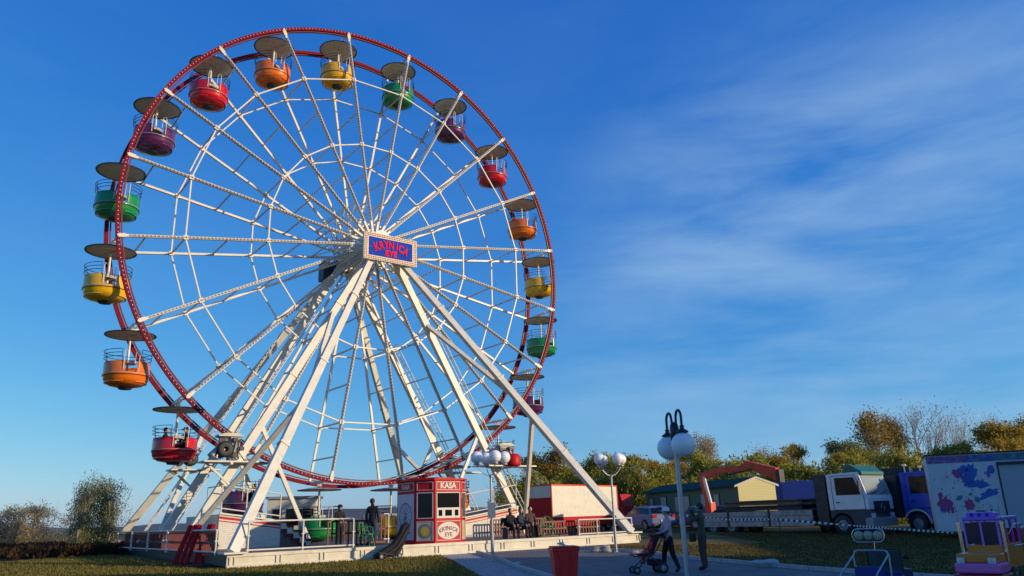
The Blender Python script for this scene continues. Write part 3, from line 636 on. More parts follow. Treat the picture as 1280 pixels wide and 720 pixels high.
# ------------------------------------------------------------------ people
def person(label, loc, rz, pose='stand', top='blackcloth', legs='blackcloth', hair='hair', hat=None, h=1.75, shoes='black', parent=None, zbase=None):
    """a clothed figure facing -y; joints laid out per pose, one continuous skinned body"""
    J = dict(pel=(0, 0, .94), sp=(0, .01, 1.14), ch=(0, 0, 1.34), nk=(0, .01, 1.47), hb=(0, 0, 1.56), hc=(0, -.012, 1.64), ht=(0, 0, 1.71))
    for s, n_ in ((-1, 'l'), (1, 'r')):
        J.update({'sh'+n_: (s*.17, 0, 1.40), 'el'+n_: (s*.235, .03, 1.13), 'wr'+n_: (s*.24, -.05, .90), 'hip'+n_: (s*.09, 0, .90), 'kn'+n_: (s*.10, -.02, .50), 'an'+n_: (s*.10, .02, .09), 'to'+n_: (s*.12, -.15, .04)})
    if pose == 'push':
        for s, n_ in ((-1, 'l'), (1, 'r')): J['el'+n_] = (s*.22, -.08, 1.16); J['wr'+n_] = (s*.17, -.33, 1.08)
        J['anr'] = (.09, .22, .11); J['tor'] = (.1, .09, .03); J['knr'] = (.10, .06, .50); J['anl'] = (-.09, -.16, .09); J['tol'] = (-.1, -.32, .04); J['knl'] = (-.10, -.12, .51)
    if pose == 'photo':
        for s, n_ in ((-1, 'l'), (1, 'r')): J['el'+n_] = (s*.25, -.20, 1.28); J['wr'+n_] = (s*.07, -.25, 1.56)
    if pose == 'look_up': J['hc'] = (0, .03, 1.64); J['ht'] = (0, .09, 1.69)
    if pose == 'lean':
        for s, n_ in ((-1, 'l'), (1, 'r')): J['el'+n_] = (s*.27, -.02, 1.15); J['wr'+n_] = (s*.16, -.20, 1.05)
    if pose == 'sit':
        for s, n_ in ((-1, 'l'), (1, 'r')):
            J.update({'kn'+n_: (s*.12, -.42, .96), 'an'+n_: (s*.12, -.40, .53), 'to'+n_: (s*.13, -.56, .49), 'el'+n_: (s*.23, -.08, 1.14), 'wr'+n_: (s*.13, -.32, 1.06)})
    Rd = dict(pel=.135, sp=.125, ch=.145, nk=.06, hb=.068, hc=.098, ht=.075, sh=.075, el=.058, wr=.038, hip=.11, kn=.078, an=.056, to=.042)
    names = list(J); idx = {n_: i for i, n_ in enumerate(names)}; V = [Vector(J[n_]) for n_ in names]; rad = [Rd[n_ if n_ in Rd else n_[:-1]] for n_ in names]
    E = [('pel', 'sp', 0), ('sp', 'ch', 0), ('ch', 'nk', 0), ('nk', 'hb', 2), ('hb', 'hc', 2), ('hc', 'ht', 2)]
    for n_ in 'lr': E += [('ch', 'sh'+n_, 0), ('sh'+n_, 'el'+n_, 0), ('el'+n_, 'wr'+n_, 0), ('pel', 'hip'+n_, 1), ('hip'+n_, 'kn'+n_, 1), ('kn'+n_, 'an'+n_, 1), ('an'+n_, 'to'+n_, 3)]
    edges = [(idx[a], idx[b_]) for a, b_, _ in E]; kinds = [k for *_, k in E]
    for s, n_ in ((-1, 'l'), (1, 'r')):       # hand: palm, four unequal bent fingers and a thumb from the palm's side
        w_ = Vector(J['wr'+n_]); d = (w_-Vector(J['el'+n_])).normalized(); sd = d.cross(Vector((0, 0, 1))); sd = (sd.normalized() if sd.length > .2 else Vector((0, 1, 0))); nrm = d.cross(sd)
        i0 = len(V); V.append(w_+d*.075); rad.append(.034); edges.append((idx['wr'+n_], i0)); kinds.append(2)
        for q, (o, l) in enumerate(((-.03, .07), (-.01, .08), (.01, .075), (.03, .058))):
            a = len(V); V.append(w_+d*(.085+l*.5)+sd*o); rad.append(.0095); V.append(w_+d*(.085+l*.85)+sd*o-nrm*.025*s); rad.append(.008); edges += [(i0, a), (a, a+1)]; kinds += [2, 2]
        a = len(V); V.append(w_+d*.06-sd*.045); rad.append(.011); V.append(w_+d*.095-sd*.058); rad.append(.009); edges += [(i0, a), (a, a+1)]; kinds += [2, 2]
    me = bpy.data.meshes.new('body'); me.from_pydata([tuple(v) for v in V], edges, []); o = bpy.data.objects.new('body', me); COL.objects.link(o)
    o.modifiers.new('s', 'SKIN'); sv = me.skin_vertices[0].data
    for i, r in enumerate(rad): sv[i].radius = (r, r*(.72 if names and i < len(names) and names[i] in ('pel', 'sp', 'ch') else 1)); sv[i].use_root = (i == 0)
    ss = o.modifiers.new('u', 'SUBSURF'); ss.levels = 2; ss.render_levels = 2
    m2 = bpy.data.meshes.new_from_object(o.evaluated_get(bpy.context.evaluated_depsgraph_get())); bpy.data.objects.remove(o)
    for nm in (top, legs, 'skin', shoes): m2.materials.append(M[nm])
    seg = [(V[a], V[b_], k) for (a, b_), k in zip(edges, kinds)]
    for p in m2.polygons:
        c = p.center; best = min(seg, key=lambda q: (c-(q[0]+(q[1]-q[0])*max(0, min(1, (c-q[0]).dot(q[1]-q[0])/max(1e-6, (q[1]-q[0]).length_squared))))).length-(.04 if q[2] == 0 else 0))
        p.material_index = best[2]; p.use_smooth = True
    body = bpy.data.objects.new('body', m2); COL.objects.link(body)
    root = thing('person', label, 'person', loc, rz); body.parent = root; root.scale = (h/1.75,)*3
    hc = Vector(J['hc']); up = (Vector(J['ht'])-Vector(J['hb'])).normalized()
    m = MB(); m.sphere((hc.x, hc.y+.022, hc.z+.022), .105, 14, sc=(.93, 1.02, 1.05)); m.build('hair', hair if isinstance(hair, str) else hair, root)
    m = MB()
    for s in (-1, 1): m.sphere((hc.x+s*.033, hc.y-.090, hc.z+.008), .012, 8)
    m.build('eyes', 'black', root)
    m = MB(); m.sphere((hc.x, hc.y-.098, hc.z-.018), .017, 8, sc=(.8, 1, 1.3)); m.sphere((hc.x, hc.y-.085, hc.z-.058), .02, 8, sc=(1.3, .5, .35))
    for s in (-1, 1): m.sphere((hc.x+s*.097, hc.y+.005, hc.z), .022, 8, sc=(.5, .9, 1.3))
    m.sphere((hc.x, hc.y-.03, hc.z-.005), .083, 12, sc=(.95, .9, 1.2)); m.build('face', 'skin', root)
    if hat:
        m = MB(); m.lathe([(.105, .02), (.112, .05), (.10, .10), (.06, .135), (1e-3, .145)], 18, (hc.x, hc.y+.01, hc.z)); m.lathe([(.10, .035), (.16, .03), (.16, .024), (.1, .025)], 18, (hc.x, hc.y-.03, hc.z)); m.build('hat', hat, root)
    if pose == 'photo':
        m = MB(); m.box((0, -.27, 1.63), (.14, .03, .09)); m.build('camera', 'black', root)
    if top != legs:
        m = MB(); m.lathe([(.15, 0), (.165, .05), (.155, .13)], 20, (0, 0, .87)); o = len(m.v)
        m.v = [(x, y*.78, z) for x, y, z in m.v]; m.build('jacket_hem', top, root)
    return root
person('woman in white cap and pink sweater pushing the red stroller', (3.98, 21.82, G(3.98, 21.82)), R_(-82), 'push', 'pink', 'blackcloth', hat='whitecloth', h=1.66)
person('man in olive jacket holding a camera up to his face on the path', (5.02, 22.41, G(5.02, 22.41)), R_(-118), 'photo', 'olive', 'brownc', h=1.76)
person('person in black cap standing by the dark red fence bench on the deck', WL(-4.2, -6.1, .69), A+R_(10), 'lean', 'blackcloth', 'blackcloth', hat='blackcloth', h=1.5)
person('person in black sweater looking up beside the white notice board', WL(-3.1, -6.6, .69), A+R_(75+60), 'look_up', 'blackcloth', 'navycloth', h=1.7)
x, y, z = GP(14)
person('left rider in dark jacket in the low red gondola', WL(x-.45, y-.2, z-2.95+.08), A+R_(60), 'sit', 'blackcloth', 'blackcloth', h=1.7)
person('right rider with cap in the low red gondola', WL(x+.45, y+.2, z-2.95+.12), A+R_(-60), 'sit', 'navycloth', 'blackcloth', hat='blackcloth', h=1.75)
x, y, z = GP(13)
person('rider in dark purple jacket at the left of the purple gondola', WL(x-.5, y+.1, z-2.95), A+R_(70), 'sit', 'dred', 'blackcloth', h=1.7)
person('rider in black at the right of the purple gondola', WL(x+.45, y-.1, z-2.95), A+R_(-70), 'sit', 'blackcloth', 'blackcloth', h=1.68)
ben = wthing('bench', 'dark bench with seated people between kiosk and right leg', 'bench', 4.05, -6.4, .69)
m = MB(); m.bb(-.9, .9, -.22, .22, .40, .45); m.build('seat', 'dsteel', ben); m = MB(); m.bb(-.9, .9, .2, .24, .5, .85); m.build('backrest', 'dsteel', ben)
for x in (-.8, .8): m = MB(); m.bb(x-.03, x+.03, -.2, .2, 0, .4); m.build('leg', 'dsteel', ben)
person('bench sitter in black nearest the kiosk', WL(3.55, -6.35, .69-.47), A, 'sit', 'blackcloth', 'blackcloth', h=1.7)
person('middle bench sitter in navy jacket', WL(4.1, -6.35, .69-.45), A+R_(15), 'sit', 'navycloth', 'blackcloth', h=1.66)
person('bench sitter in brown jacket beside the right green chair', WL(4.62, -6.35, .69-.45), A+R_(-10), 'sit', 'brownc', 'blackcloth', h=1.74)

def chair(lab, x, y, z, rz):
    g = thing('chair', lab, 'chair', WL(x, y, z), A+rz, 'green metal chairs on the deck')
    m = MB(); n = 12
    m.tube([(-.22, .2, 0), (-.22, .2, .45)]+[(-.22*cos(pi*i/n), .2+.06*sin(pi*i/n), .55+.30*sin(pi*i/n)) for i in range(n+1)]+[(.22, .2, .45), (.22, .2, 0)], .02, 6)
    m.tube([(-.12, .22, .45), (-.10, .26, .78)], .012, 5); m.tube([(.12, .22, .45), (.10, .26, .78)], .012, 5); m.build('back_frame', 'green', g)
    m = MB(); m.lathe([(1e-3, .45), (.21, .45), (.23, .43), (.21, .41), (1e-3, .41)], 20); m.build('seat', 'green', g)
    for s in (-1, 1): m = MB(); m.tube([(s*.17, -.12, .43), (s*.22, -.2, 0)], .018, 6); m.build('leg', 'green', g)
    for s in (-1, 1): m = MB(); m.tube([(s*.22, .2, .72), (s*.25, -.1, .66), (s*.2, -.17, .43)], .016, 6); m.build('armrest', 'green', g)
chair('green metal chair at the left end of the deck beside the folded stroller', -3.75, -7.5, .69, R_(40)); chair('green metal chair to the right of the seated people', 5.15, -6.9, .69, R_(-30))

# strollers
def wheel3(m, c, r, w_, axis='y', mi=0, rimmi=None, n=20):
    o = len(m.v); m.lathe([(r*.55, -w_/2), (r*.9, -w_/2), (r, -w_/4), (r, w_/4), (r*.9, w_/2), (r*.55, w_/2)], n, mi=mi)
    if rimmi is not None: m.lathe([(1e-3, -w_*.3), (r*.56, -w_*.42), (r*.56, w_*.42), (1e-3, w_*.3)], n, mi=rimmi)
    for i in range(o, len(m.v)):
        x, y, z = m.v[i]
        m.v[i] = (x+c[0], z+c[1], y+c[2]) if axis == 'y' else (z+c[0], x+c[1], y+c[2])
def stroller(lab, loc, rz, fabric, hood, child):
    g = thing('stroller', lab, 'stroller', loc, rz)       # rolls towards -y
    for x in (-.27, .27):
        m = MB(); wheel3(m, (x, .28, .14), .14, .05, 'x', 0, 1); m.build('wheel', ['black', 'greyp'], g)
        m = MB(); wheel3(m, (x*.8, -.42, .10), .10, .05, 'x', 0, 1); m.build('wheel', ['black', 'greyp'], g)
    m = MB()
    for x in (-.25, .25):
        m.tube([(x*.8, -.42, .12), (x, .1, .55), (x, .42, 1.02), (x, .50, 1.05)], .017, 6); m.tube([(x, .28, .14), (x, -.1, .52)], .016, 6); m.tube([(x, -.05, .45), (x*.9, -.38, .42)], .014, 6)
    m.tube([(-.25, .5, 1.05), (.25, .5, 1.05)], .02, 8); m.tube([(-.27, .28, .14), (.27, .28, .14)], .012, 6); m.build('frame', 'dsteel', g)
    m = MB(); m.prism([(.02, .42), (-.32, .46), (-.34, .51), (.0, .50), (.25, 1.0), (.30, .97)], (-.2, .2), 'x'); m.bb(-.2, .2, -.02, .28, .2, .36); m.build('seat', fabric, g, bevel=.02)
    m = MB()
    for i in range(7):
        a = R_(20+14*i); a2 = R_(20+14*(i+1)); c = (0, .14, .78)
        for (u0, u1) in ((-.21, .21),): m.quad((u0, c[1]+.32*cos(a), c[2]+.32*sin(a)), (u1, c[1]+.32*cos(a), c[2]+.32*sin(a)), (u1, c[1]+.32*cos(a2), c[2]+.32*sin(a2)), (u0, c[1]+.32*cos(a2), c[2]+.32*sin(a2)))
    o = m.build('hood', hood, g); sm_ = o.modifiers.new('t', 'SOLIDIFY'); sm_.thickness = .015
    return g
stroller('black stroller with a child in red, pushed by the woman in the white cap', (3.42, 21.74, G(3.42, 21.74)), R_(-82), 'blackcloth', 'blackcloth', True)
cx_, cy_ = 3.42, 21.74
ch_ = person('small child in a red coat sitting in the stroller', (3.50, 21.75, G(3.42, 21.74)-.02), R_(-82), 'sit', 'redcloth', 'redcloth', h=1.0, hat='redcloth')
bag = thing('shoulder_bag', 'dark bag hanging at the hip of the photographing man', 'bag', (4.78, 22.52, G(4.94, 22.41)+.72), R_(20))
m = MB(); m.box((0, 0, .14), (.2, .1, .24)); m.build('pouch', 'brownc', bag, bevel=.04); m = MB(); m.tube([(-.12, 0, .3), (-.02, -.02, .62), (.14, -.04, .72)], .012, 5); m.build('strap', 'brownc', bag)
g = thing('folded_stroller', 'folded black stroller leaning against the cream deck beam', 'stroller', WL(-3.5, -9.0, G(-5.2, 28.6)), A)
m = MB(); m.prism([(-.7, .06), (-.5, .02), (.2, .10), (.38, .45), (.62, .98), (.66, 1.14), (.52, 1.2), (.34, 1.1), (.22, .82), (-.05, .5), (-.3, .38), (-.62, .2)], (-.13, .13)); m.build('fabric_seat', 'blackcloth', g, bevel=.05)
m = MB()
for y in (-.2, .2): m.tube([(-.5, y, .08), (.1, y, .4), (.55, y, 1.05)], .016, 6); m.tube([(-.7, y, .25), (0, y, .12), (.35, y, .5)], .014, 6)
m.tube([(.55, -.2, 1.05), (.62, 0, 1.13), (.55, .2, 1.05)], .018, 6); m.build('frame', 'dsteel', g)
for x, y in ((-.55, -.2), (-.55, .2), (.15, -.2), (.15, .2)): m = MB(); wheel3(m, (x, y, .1), .1, .04, 'y', 0, 1); m.build('wheel', ['black', 'greyp'], g)

# ------------------------------------------------------------------ lamps
def globe_lamp(lab, x, y, zg, rot):
    z0 = G(x, y); g = thing('street_lamp', lab, 'street lamp', (x, y, z0), rot, 'four-globe lamps along the path'); h_ = zg-z0
    m = MB(); m.tube([(0, 0, 0), (0, 0, .9)], .055, 10); m.tube([(0, 0, .9), (0, 0, h_-.62)], .038, 10); m.lathe([(.05, h_-.66), (.07, h_-.62), (.05, h_-.57), (1e-3, h_-.55)], 12); m.box((0, 0, .03), (.2, .2, .02)); m.build('pole', 'steel', g)
    for k in range(4):
        a = k*pi/2+R_(20); c, s = cos(a), sin(a)
        m = MB(); m.tube([(.03*c, .03*s, h_-.6), (.2*c, .2*s, h_-.56), (.36*c, .36*s, h_-.42), (.48*c, .48*s, h_-.26)], .016, 6); m.lathe([(1e-3, 0), (.10, 0), (.11, .03), (.08, .05)], 16, (.49*c, .49*s, h_-.25)); arm = m.build('arm', 'steel', g)
        m = MB(); m.sphere((.49*c, .49*s, h_), .205, 22); m.build('globe', 'globe', g)
    return g
g = globe_lamp('four-globe lamp with a small grey plate in front of the kiosk', -.91, 26.46, 3.5, 0)
m = MB(); m.bb(-.13, .13, -.06, -.045, 1.36, 1.84); m.build('plate', mat('plate_grey', (.25, .27, .32), .5), g)
globe_lamp('four-globe lamp in front of the long cream container', 3.49, 29.78, 3.53, R_(8))
lx, ly = 3.05, 15.1; z0 = G(lx, ly)
g = thing('street_lamp', 'tall grey lamp with two hanging white globes on black hooked arms', 'street lamp', (lx, ly, z0), R_(-79))
hp = 2.85-z0+.24
m = MB(); m.tube([(0, 0, 0), (0, 0, hp)], .048, 12); m.tube([(0, 0, 0), (0, 0, .5)], .07, 12); m.build('pole', 'steel', g)
m = MB(); m.lathe([(.055, hp-.25), (.085, hp-.22), (.09, hp+.02), (.07, hp+.1), (1e-3, hp+.14)], 14); m.build('pole_cap', 'navy', g)
for s in (-1, 1):
    m = MB(); n = 14
    m.tube([(s*.06, 0, hp-.1)]+[(s*(.24-.13*cos(pi*i/n)), 0, hp+.18+.15*sin(pi*i/n)) for i in range(n+1)]+[(s*.37, 0, hp-.02)], .026, 8); arm = m.build('arm', 'navy', g)
    m = MB(); m.lathe([(.03, .08), (.05, .06), (.035, .03), (.06, 0), (.11, -.03), (.12, -.06), (1e-3, -.06)], 16, (s*.37, 0, hp-.05)); m.build('globe_cap', 'navy', g)
    m = MB(); m.sphere((s*.37, 0, hp-.33), .225, 26); m.build('globe', 'globe', g)

# bin, stones
bx_, by_ = .94, 17.7; bz = G(bx_, by_)
g = thing('wheelie_bin', 'red plastic wheelie bin with litter on its lid at the path edge', 'bin', (bx_, by_, bz), R_(6))
redp = mat('red_plastic', (.80, .014, .010), .45, var=.1)
m = MB(); a, b_, c, d = .21, .24, .28, .31
m.add([(-a, -b_, .06), (a, -b_, .06), (a, b_, .06), (-a, b_, .06), (-c, -d, .9), (c, -d, .9), (c, d, .9), (-c, d, .9)], [(3, 2, 1, 0), (4, 5, 6, 7), (0, 1, 5, 4), (1, 2, 6, 5), (2, 3, 7, 6), (3, 0, 4, 7)]); m.build('body', redp, g, bevel=.02)
m = MB(); m.box((0, 0, .885), (.60, .66, .06)); m.build('rim', redp, g, bevel=.012)
for x in (-.12, .12): m = MB(); m.bar((x*.8, -.252, .2), (x, -.312, .8), .05, .02, up=(0, 1, 0)); m.build('moulded_rib', redp, g, bevel=.006)
m = MB(); m.tube([(-.27, .345, .86), (.27, .345, .86)], .018, 8); m.build('handle_bar', redp, g)
m = MB(); m.box((0, -.01, .935), (.57, .62, .03)); m.tube([(-.2, .36, .9), (.2, .36, .9)], .015, 6); m.build('lid', redp, g, bevel=.02)
for x in (-.22, .22): m = MB(); wheel3(m, (x, .24, .1), .1, .05, 'x'); m.build('wheel', 'black', g)
def rock(lab, x, y, r, sx, mt='stone', grp=None):
    b = bmesh.new(); bmesh.ops.create_icosphere(b, subdivisions=3, radius=r); rnd = random.Random(int(x*100))
    ph = [rnd.uniform(0, 6) for _ in range(6)]
    for v in b.verts: k = 1+.18*sin(v.co.x*9/r*.5+ph[0])+.14*sin(v.co.y*8/r*.5+ph[1])+.1*sin(v.co.z*11/r*.5+ph[2]); v.co = Vector((v.co.x*k*sx, v.co.y*k, v.co.z*k*.62))
    me = bpy.data.meshes.new('stone'); b.to_mesh(me); b.free(); me.materials.append(M[mt])
    o = bpy.data.objects.new('stone', me); COL.objects.link(o); o.location = (x, y, G(x, y)+r*.35); tag(o, lab, 'stone', grp)
rock('dark lump of stone on the kerb left of the second lamp', 3.02, 30.3, .24, 1.5); rock('dark stone on the kerb right of the second lamp', 4.1, 28.1, .22, 1.4); rock('pale stone on the kerb beyond the photographing man', 6.98, 23.3, .22, 1.6, 'concrete')
rock('small stone on the white gravel beside the front lamp', -.15, 24.5, .13, 1.2, 'concrete')
m = MB()
for i in range(5): a = i*1.3; m.box((.05*cos(a), .05*sin(a), .02+.01*i), (.08, .05, .03), rz=a)
o = m.build('crumpled_paper', 'whitecloth', loc=(bx_-.05, by_, bz+.955)); tag(o, 'crumpled white paper lying on the red bin lid', 'paper')

# ------------------------------------------------------------------ vehicles and boxes at the back
def arcprof(cx, cz, r, a0, a1, n): return [(cx+r*cos(R_(a0+(a1-a0)*i/n)), cz+r*sin(R_(a0+(a1-a0)*i/n))) for i in range(n+1)]
def vwheel(g, x, y, r=.5, w_=.3):
    m = MB(); wheel3(m, (x, y, r), r, w_, 'y'); t_ = m.build('tyre', 'black', g)
    m = MB(); s = 1 if y > 0 else -1
    wheel3(m, (x, y, r), r*.56, w_*.9, 'y', 0, 0); m.build('rim', 'greyp', t_)
def cab(g, paint, visor, wheels=True):
    """truck cab, front at x=0 looking +x, 2.45 wide"""
    wl = .62
    m = MB(); pr = [(-2.1, .95), (-2.1, 2.95), (-.55, 3.0), (-.12, 1.95), (.0, 1.75), (.0, .75), (-.35, .55), (-.62, .55), (-.62, .75)]+arcprof(-1.5, .62, .58, 20, 150, 8)+[(-2.1, .75)]
    m.prism([(-2.1, 1.22), (-2.1, 3.0), (-.36, 3.05), (-.06, 1.95), (.0, 1.78), (.0, 1.22)], (-1.2, 1.2)); bd = m.build('body', paint, g, bevel=.04); m = MB(); m.prism([(-2.1, 1.215), (.0, 1.215), (.0, .75), (-.35, .5), (-.85, .5)]+arcprof(-1.5, .5, .60, 5, 150, 8)+[(-2.1, .9)], (-1.17, 1.17)); m.build('lower_skirt', mat('skirt_grey', (.06, .065, .075), .6, var=.2) if visor else paint, g)
    m = MB(); m.prism([(-.33, 2.92), (-.07, 1.93), (-.035, 1.93), (-.30, 2.94)], (-1.08, 1.08)); m.build('windscreen', mat('windscreen_reflection', (.30, .34, .31), .15, spec=.6), g)  # pale green-grey base colour paints the sky's reflection into the pane
    for s in (-1, 1):
        y = s*1.205
        m = MB(); m.prism([(-1.65, 1.95), (-1.65, 2.8), (-.62, 2.8), (-.34, 1.95)], (y-.006, y+.006)); w_ = m.build('side_window', 'glass', g)
        m = MB(); 
        for a, b_ in (((-1.85, 1.24), (-1.85, 2.9)), ((-1.85, 2.9), (-.55, 2.9)), ((-.55, 2.9), (-.2, 1.85)), ((-.2, 1.85), (-.2, 1.24)), ((-1.85, 1.24), (-.2, 1.24))): m.bar((a[0], y+s*.004, a[1]), (b_[0], y+s*.004, b_[1]), .02, .012, up=(0, 1, 0))
        dr = m.build('door', 'dsteel', g); m = MB(); m.box((-1.6, y+s*.03, 1.6), (.16, .04, .05)); m.build('handle', 'black', dr)
        m = MB(); m.box((-.25, y+s*.22, 2.35), (.08, .2, .45)); m.tube([(-.3, y, 2.75), (-.2, y+s*.2, 2.65)], .02, 5); m.build('mirror', 'black', g)
        m = MB(); m.box((.01, s*.93, .95), (.05, .38, .22)); m.build('headlight', 'globe', g, bevel=.02)
    m = MB(); m.bb(-.02, .02, -.75, .75, 1.05, 1.62); 
    for i in range(5): m.bb(.0, .045, -.72, .72, 1.09+i*.11, 1.13+i*.11)
    m.build('grille', 'dsteel', g)
    m = MB(); m.prism([(-.3, .42), (.08, .42), (.1, .82), (-.02, .85), (-.3, .8)], (-1.2, 1.2)); m.build('bumper', 'greyp' if visor else 'dsteel', g, bevel=.03)
    if visor:
        m = MB(); m.prism([(-1.2, 3.04), (-1.15, 3.34), (-.75, 3.40), (-.2, 3.05), (-.2, 2.88), (-.4, 3.06)], (-1.1, 1.1)); m.build('roof_visor', visor, g, bevel=.03)
        m = MB(); m.tube([(.055+0*i, .17*cos(2*pi*i/20), 1.33+.17*sin(2*pi*i/20)) for i in range(20)], .014, 5, closed=True)
        for k in range(3): a = R_(90+120*k); m.bar((.055, 0, 1.33), (.055, .16*cos(a), 1.33+.16*sin(a)), .03, .012, up=(1, 0, 0))
        m.build('emblem', 'chrome', g)
    m = MB(); m.tube([(-.01, -.8, 1.95), (-.03, -.1, 2.12)], .018, 5); m.tube([(-.01, .1, 1.95), (-.03, .8, 2.12)], .018, 5); m.build('wiper', 'black', g)
    for y in (-1.08, 1.08): vwheel(g, -1.5, y, .5, .3)
tr = R_(-52); g = thing('flatbed_truck', 'white truck cab with green roof visor and long flatbed behind it', 'truck', (18.05, 40.05, .15), tr)
cab(g, mat('truck_white', (.84, .82, .80), .35, coat=.2, dirt=(GR, .22)), mat('visor_green', (.01, .13, .09), .4))
m = MB(); m.bb(-11.0, -2.2, -.4, .4, .6, .85); m.bb(-2.9, -2.25, -1.1, 1.1, .5, 3.0); m.build('chassis', 'dsteel', g)
alu = mat('dirty_aluminium', (.40, .38, .36), .55, metal=.2, dirt=((.10, .08, .06), .75, 5.), var=.2)
m = MB(); m.bb(-11.2, -3.0, -1.25, 1.25, .9, 1.02); m.build('bed', 'dsteel', g)
for i in range(3):
    for s in (-1, 1):
        m = MB(); x0 = -11.1+i*2.7
        for k in range(3): m.bb(x0+.08, x0+2.62, s*1.26-.02, s*1.26+.02, .50+k*.27, .75+k*.27)
        m.build('side_board', alu, g)
        m = MB(); m.bb(x0-.05, x0+.05, s*1.27-.04, s*1.27+.04, .5, 1.35); m.build('stake', 'dsteel', g)
for x in (-9.6, -8.3):
    for y in (-1.05, 1.05): vwheel(g, x, y, .48, .35)
cr = thing('loading_crane', 'folded red hydraulic crane arched over the rear of the flatbed', 'crane', (18.05-cos(tr)*10.6, 40.05-sin(tr)*10.6, .15), tr)
cred = mat('crane_red', (.80, .055, .008), .42, var=.15, dirt=((.12, .03, .02), .4))
m = MB(); m.bb(-.35, .35, -.9, .9, 1.03, 1.3); m.bar((0, 0, 1.3), (0, 0, 1.9), .45, .45, up=(1, 0, 0)); m.build('base', cred, cr)
m = MB(); m.bar((.0, -.1, 1.7), (-.4, -.1, 3.5), .26, .24, up=(0, 1, 0)); m.build('mast', cred, cr, bevel=.02)
m = MB(); m.bar((-.5, -.1, 3.42), (1.2, -.1, 3.72), .26, .34, up=(0, 0, 1)); m.bar((1.1, -.1, 3.7), (3.4, -.1, 3.74), .26, .34, up=(0, 0, 1), w1=.28, h1=.34); m.build('main_boom', cred, cr, bevel=.02)
m = MB(); m.bar((2.9, -.1, 3.95), (4.9, -.1, 3.3), .3, .4, up=(0, 0, 1), w1=.32, h1=.62); m.bb(4.8, 5.0, -.3, .15, 2.9, 3.5); m.build('jib', cred, cr, bevel=.02)
m = MB(); m.tube([(.35, -.35, 1.8), (.0, -.35, 3.4)], .10, 8); m.build('lift_cylinder', mat('cylinder_pale', (.7, .62, .58), .3), cr)
m = MB(); m.tube([(1.6, -.3, 3.4), (3.4, -.3, 3.6)], .05, 8); m.bb(5.01, 5.22, -.3, .15, 2.8, 3.5); m.build('hose_reel', 'dsteel', cr)
# load of dark beams
for i in range(9):
    L_ = 5.0-.25*(i % 3); o = thing('steel_beam', ['lowest beam nearest the side board', 'lowest middle beam in the load', 'lowest far beam in the load', 'second layer near beam in the load', 'second layer middle beam in the load', 'second layer far beam in the load', 'top near beam on the load', 'top middle beam on the load', 'top far beam on the load'][i]+' on the flatbed', 'beam', (18.05-cos(tr)*(6.0), 40.05-sin(tr)*6.0, .15), tr, 'dark beams loaded on the flatbed')
    y = -.8+.75*(i % 3); z = 1.05+.28*(i//3); m = MB(); xo = .4*((i*7) % 3-1)
    m.bb(-L_/2+xo, L_/2+xo, y-.3, y+.3, z, z+.05); m.bb(-L_/2+xo, L_/2+xo, y-.3, y+.3, z+.21, z+.26); m.bb(-L_/2+xo, L_/2+xo, y-.04, y+.04, z+.05, z+.21); m.build('profile', 'dsteel' if i < 6 else 'bark', o)
g = thing('tarpaulin_bundle', 'dark bundle of tarpaulins at the crane end of the flatbed', 'tarpaulin', (18.05-cos(tr)*9.3, 40.05-sin(tr)*9.3, 1.17), tr)
m = MB(); m.sphere((0, -.2, .22), .5, 14, sc=(1.9, 1.4, .6)); m.sphere((.9, .3, .2), .4, 12, sc=(1.6, 1.3, .6)); m.build('fabric', 'blackcloth', g)

g = thing('blue_truck', 'bright blue truck cab with white wheel arch half hidden behind the painted trailer', 'truck', (21.75, 39.9, .12), tr)
bluep = mat('truck_blue', (.01, .07, .55), .4, coat=.2, var=.08)
cab(g, bluep, None); m = MB()
for s in (-1, 1): m.tube([(x_, s*1.22, z_) for x_, z_ in arcprof(-1.5, .5, .66, 0, 160, 12)], .05, 6)
m.build('wheel_arch', 'white', g); m = MB(); m.bb(-8, -2.2, -1.2, 1.2, .8, 1.1); m.bb(-3.3, -2.3, -1.2, 1.2, 1.1, 2.9); m.build('chassis', 'dsteel', g)
for y in (-1.05, 1.05): vwheel(g, -6.5, y, .48, .35)
m = MB()
for x, y, h_ in ((-1.9, -.9, .3), (-1.4, -.3, .2), (-.9, .6, .35), (-.7, -.8, .15)): m.tube([(x, y, 2.9), (x, y, 3.05+h_)], .03, 6); m.box((x, y, 3.08+h_), (.18, .12, .1))
m.build('roof_lamp', 'chrome', g)

def cont(name, lab, cat, loc, rz, L_, Wd, z0, z1, mt, ribs=True, grp=None):
    g = thing(name, lab, cat, loc, rz, grp); m = MB(); m.bb(0, L_, 0, Wd, z0, z1); m.build('wall', mt, g, bevel=.02)
    if ribs:
        m = MB(); n = int(L_/.3)
        for i in range(n): x = .15+i*L_/n; m.bb(x, x+.12, -.03, -.002, z0+.15, z1-.15); m.bb(x, x+.12, Wd+.002, Wd+.03, z0+.15, z1-.15)
        for i in range(int(Wd/.3)): y = .12+i*.3; m.bb(-.03, -.002, y, y+.12, z0+.15, z1-.15)
        m.build('corrugation', mt, g)
    return g
cont('blue_container', 'plain blue container behind the flatbed and white cab', 'container', (17.6, 53.4, .35), R_(-6), 3.8, 2.3, .1, 2.95, mat('container_blue', (.012, .05, .30), .5, var=.15), ribs=False)
cont('dark_box_body', 'tall dark box body between the white and blue truck cabs', 'truck body', (19.3, 44.6, .2), R_(-30), 2.4, 2.3, .8, 3.3, 'dsteel')
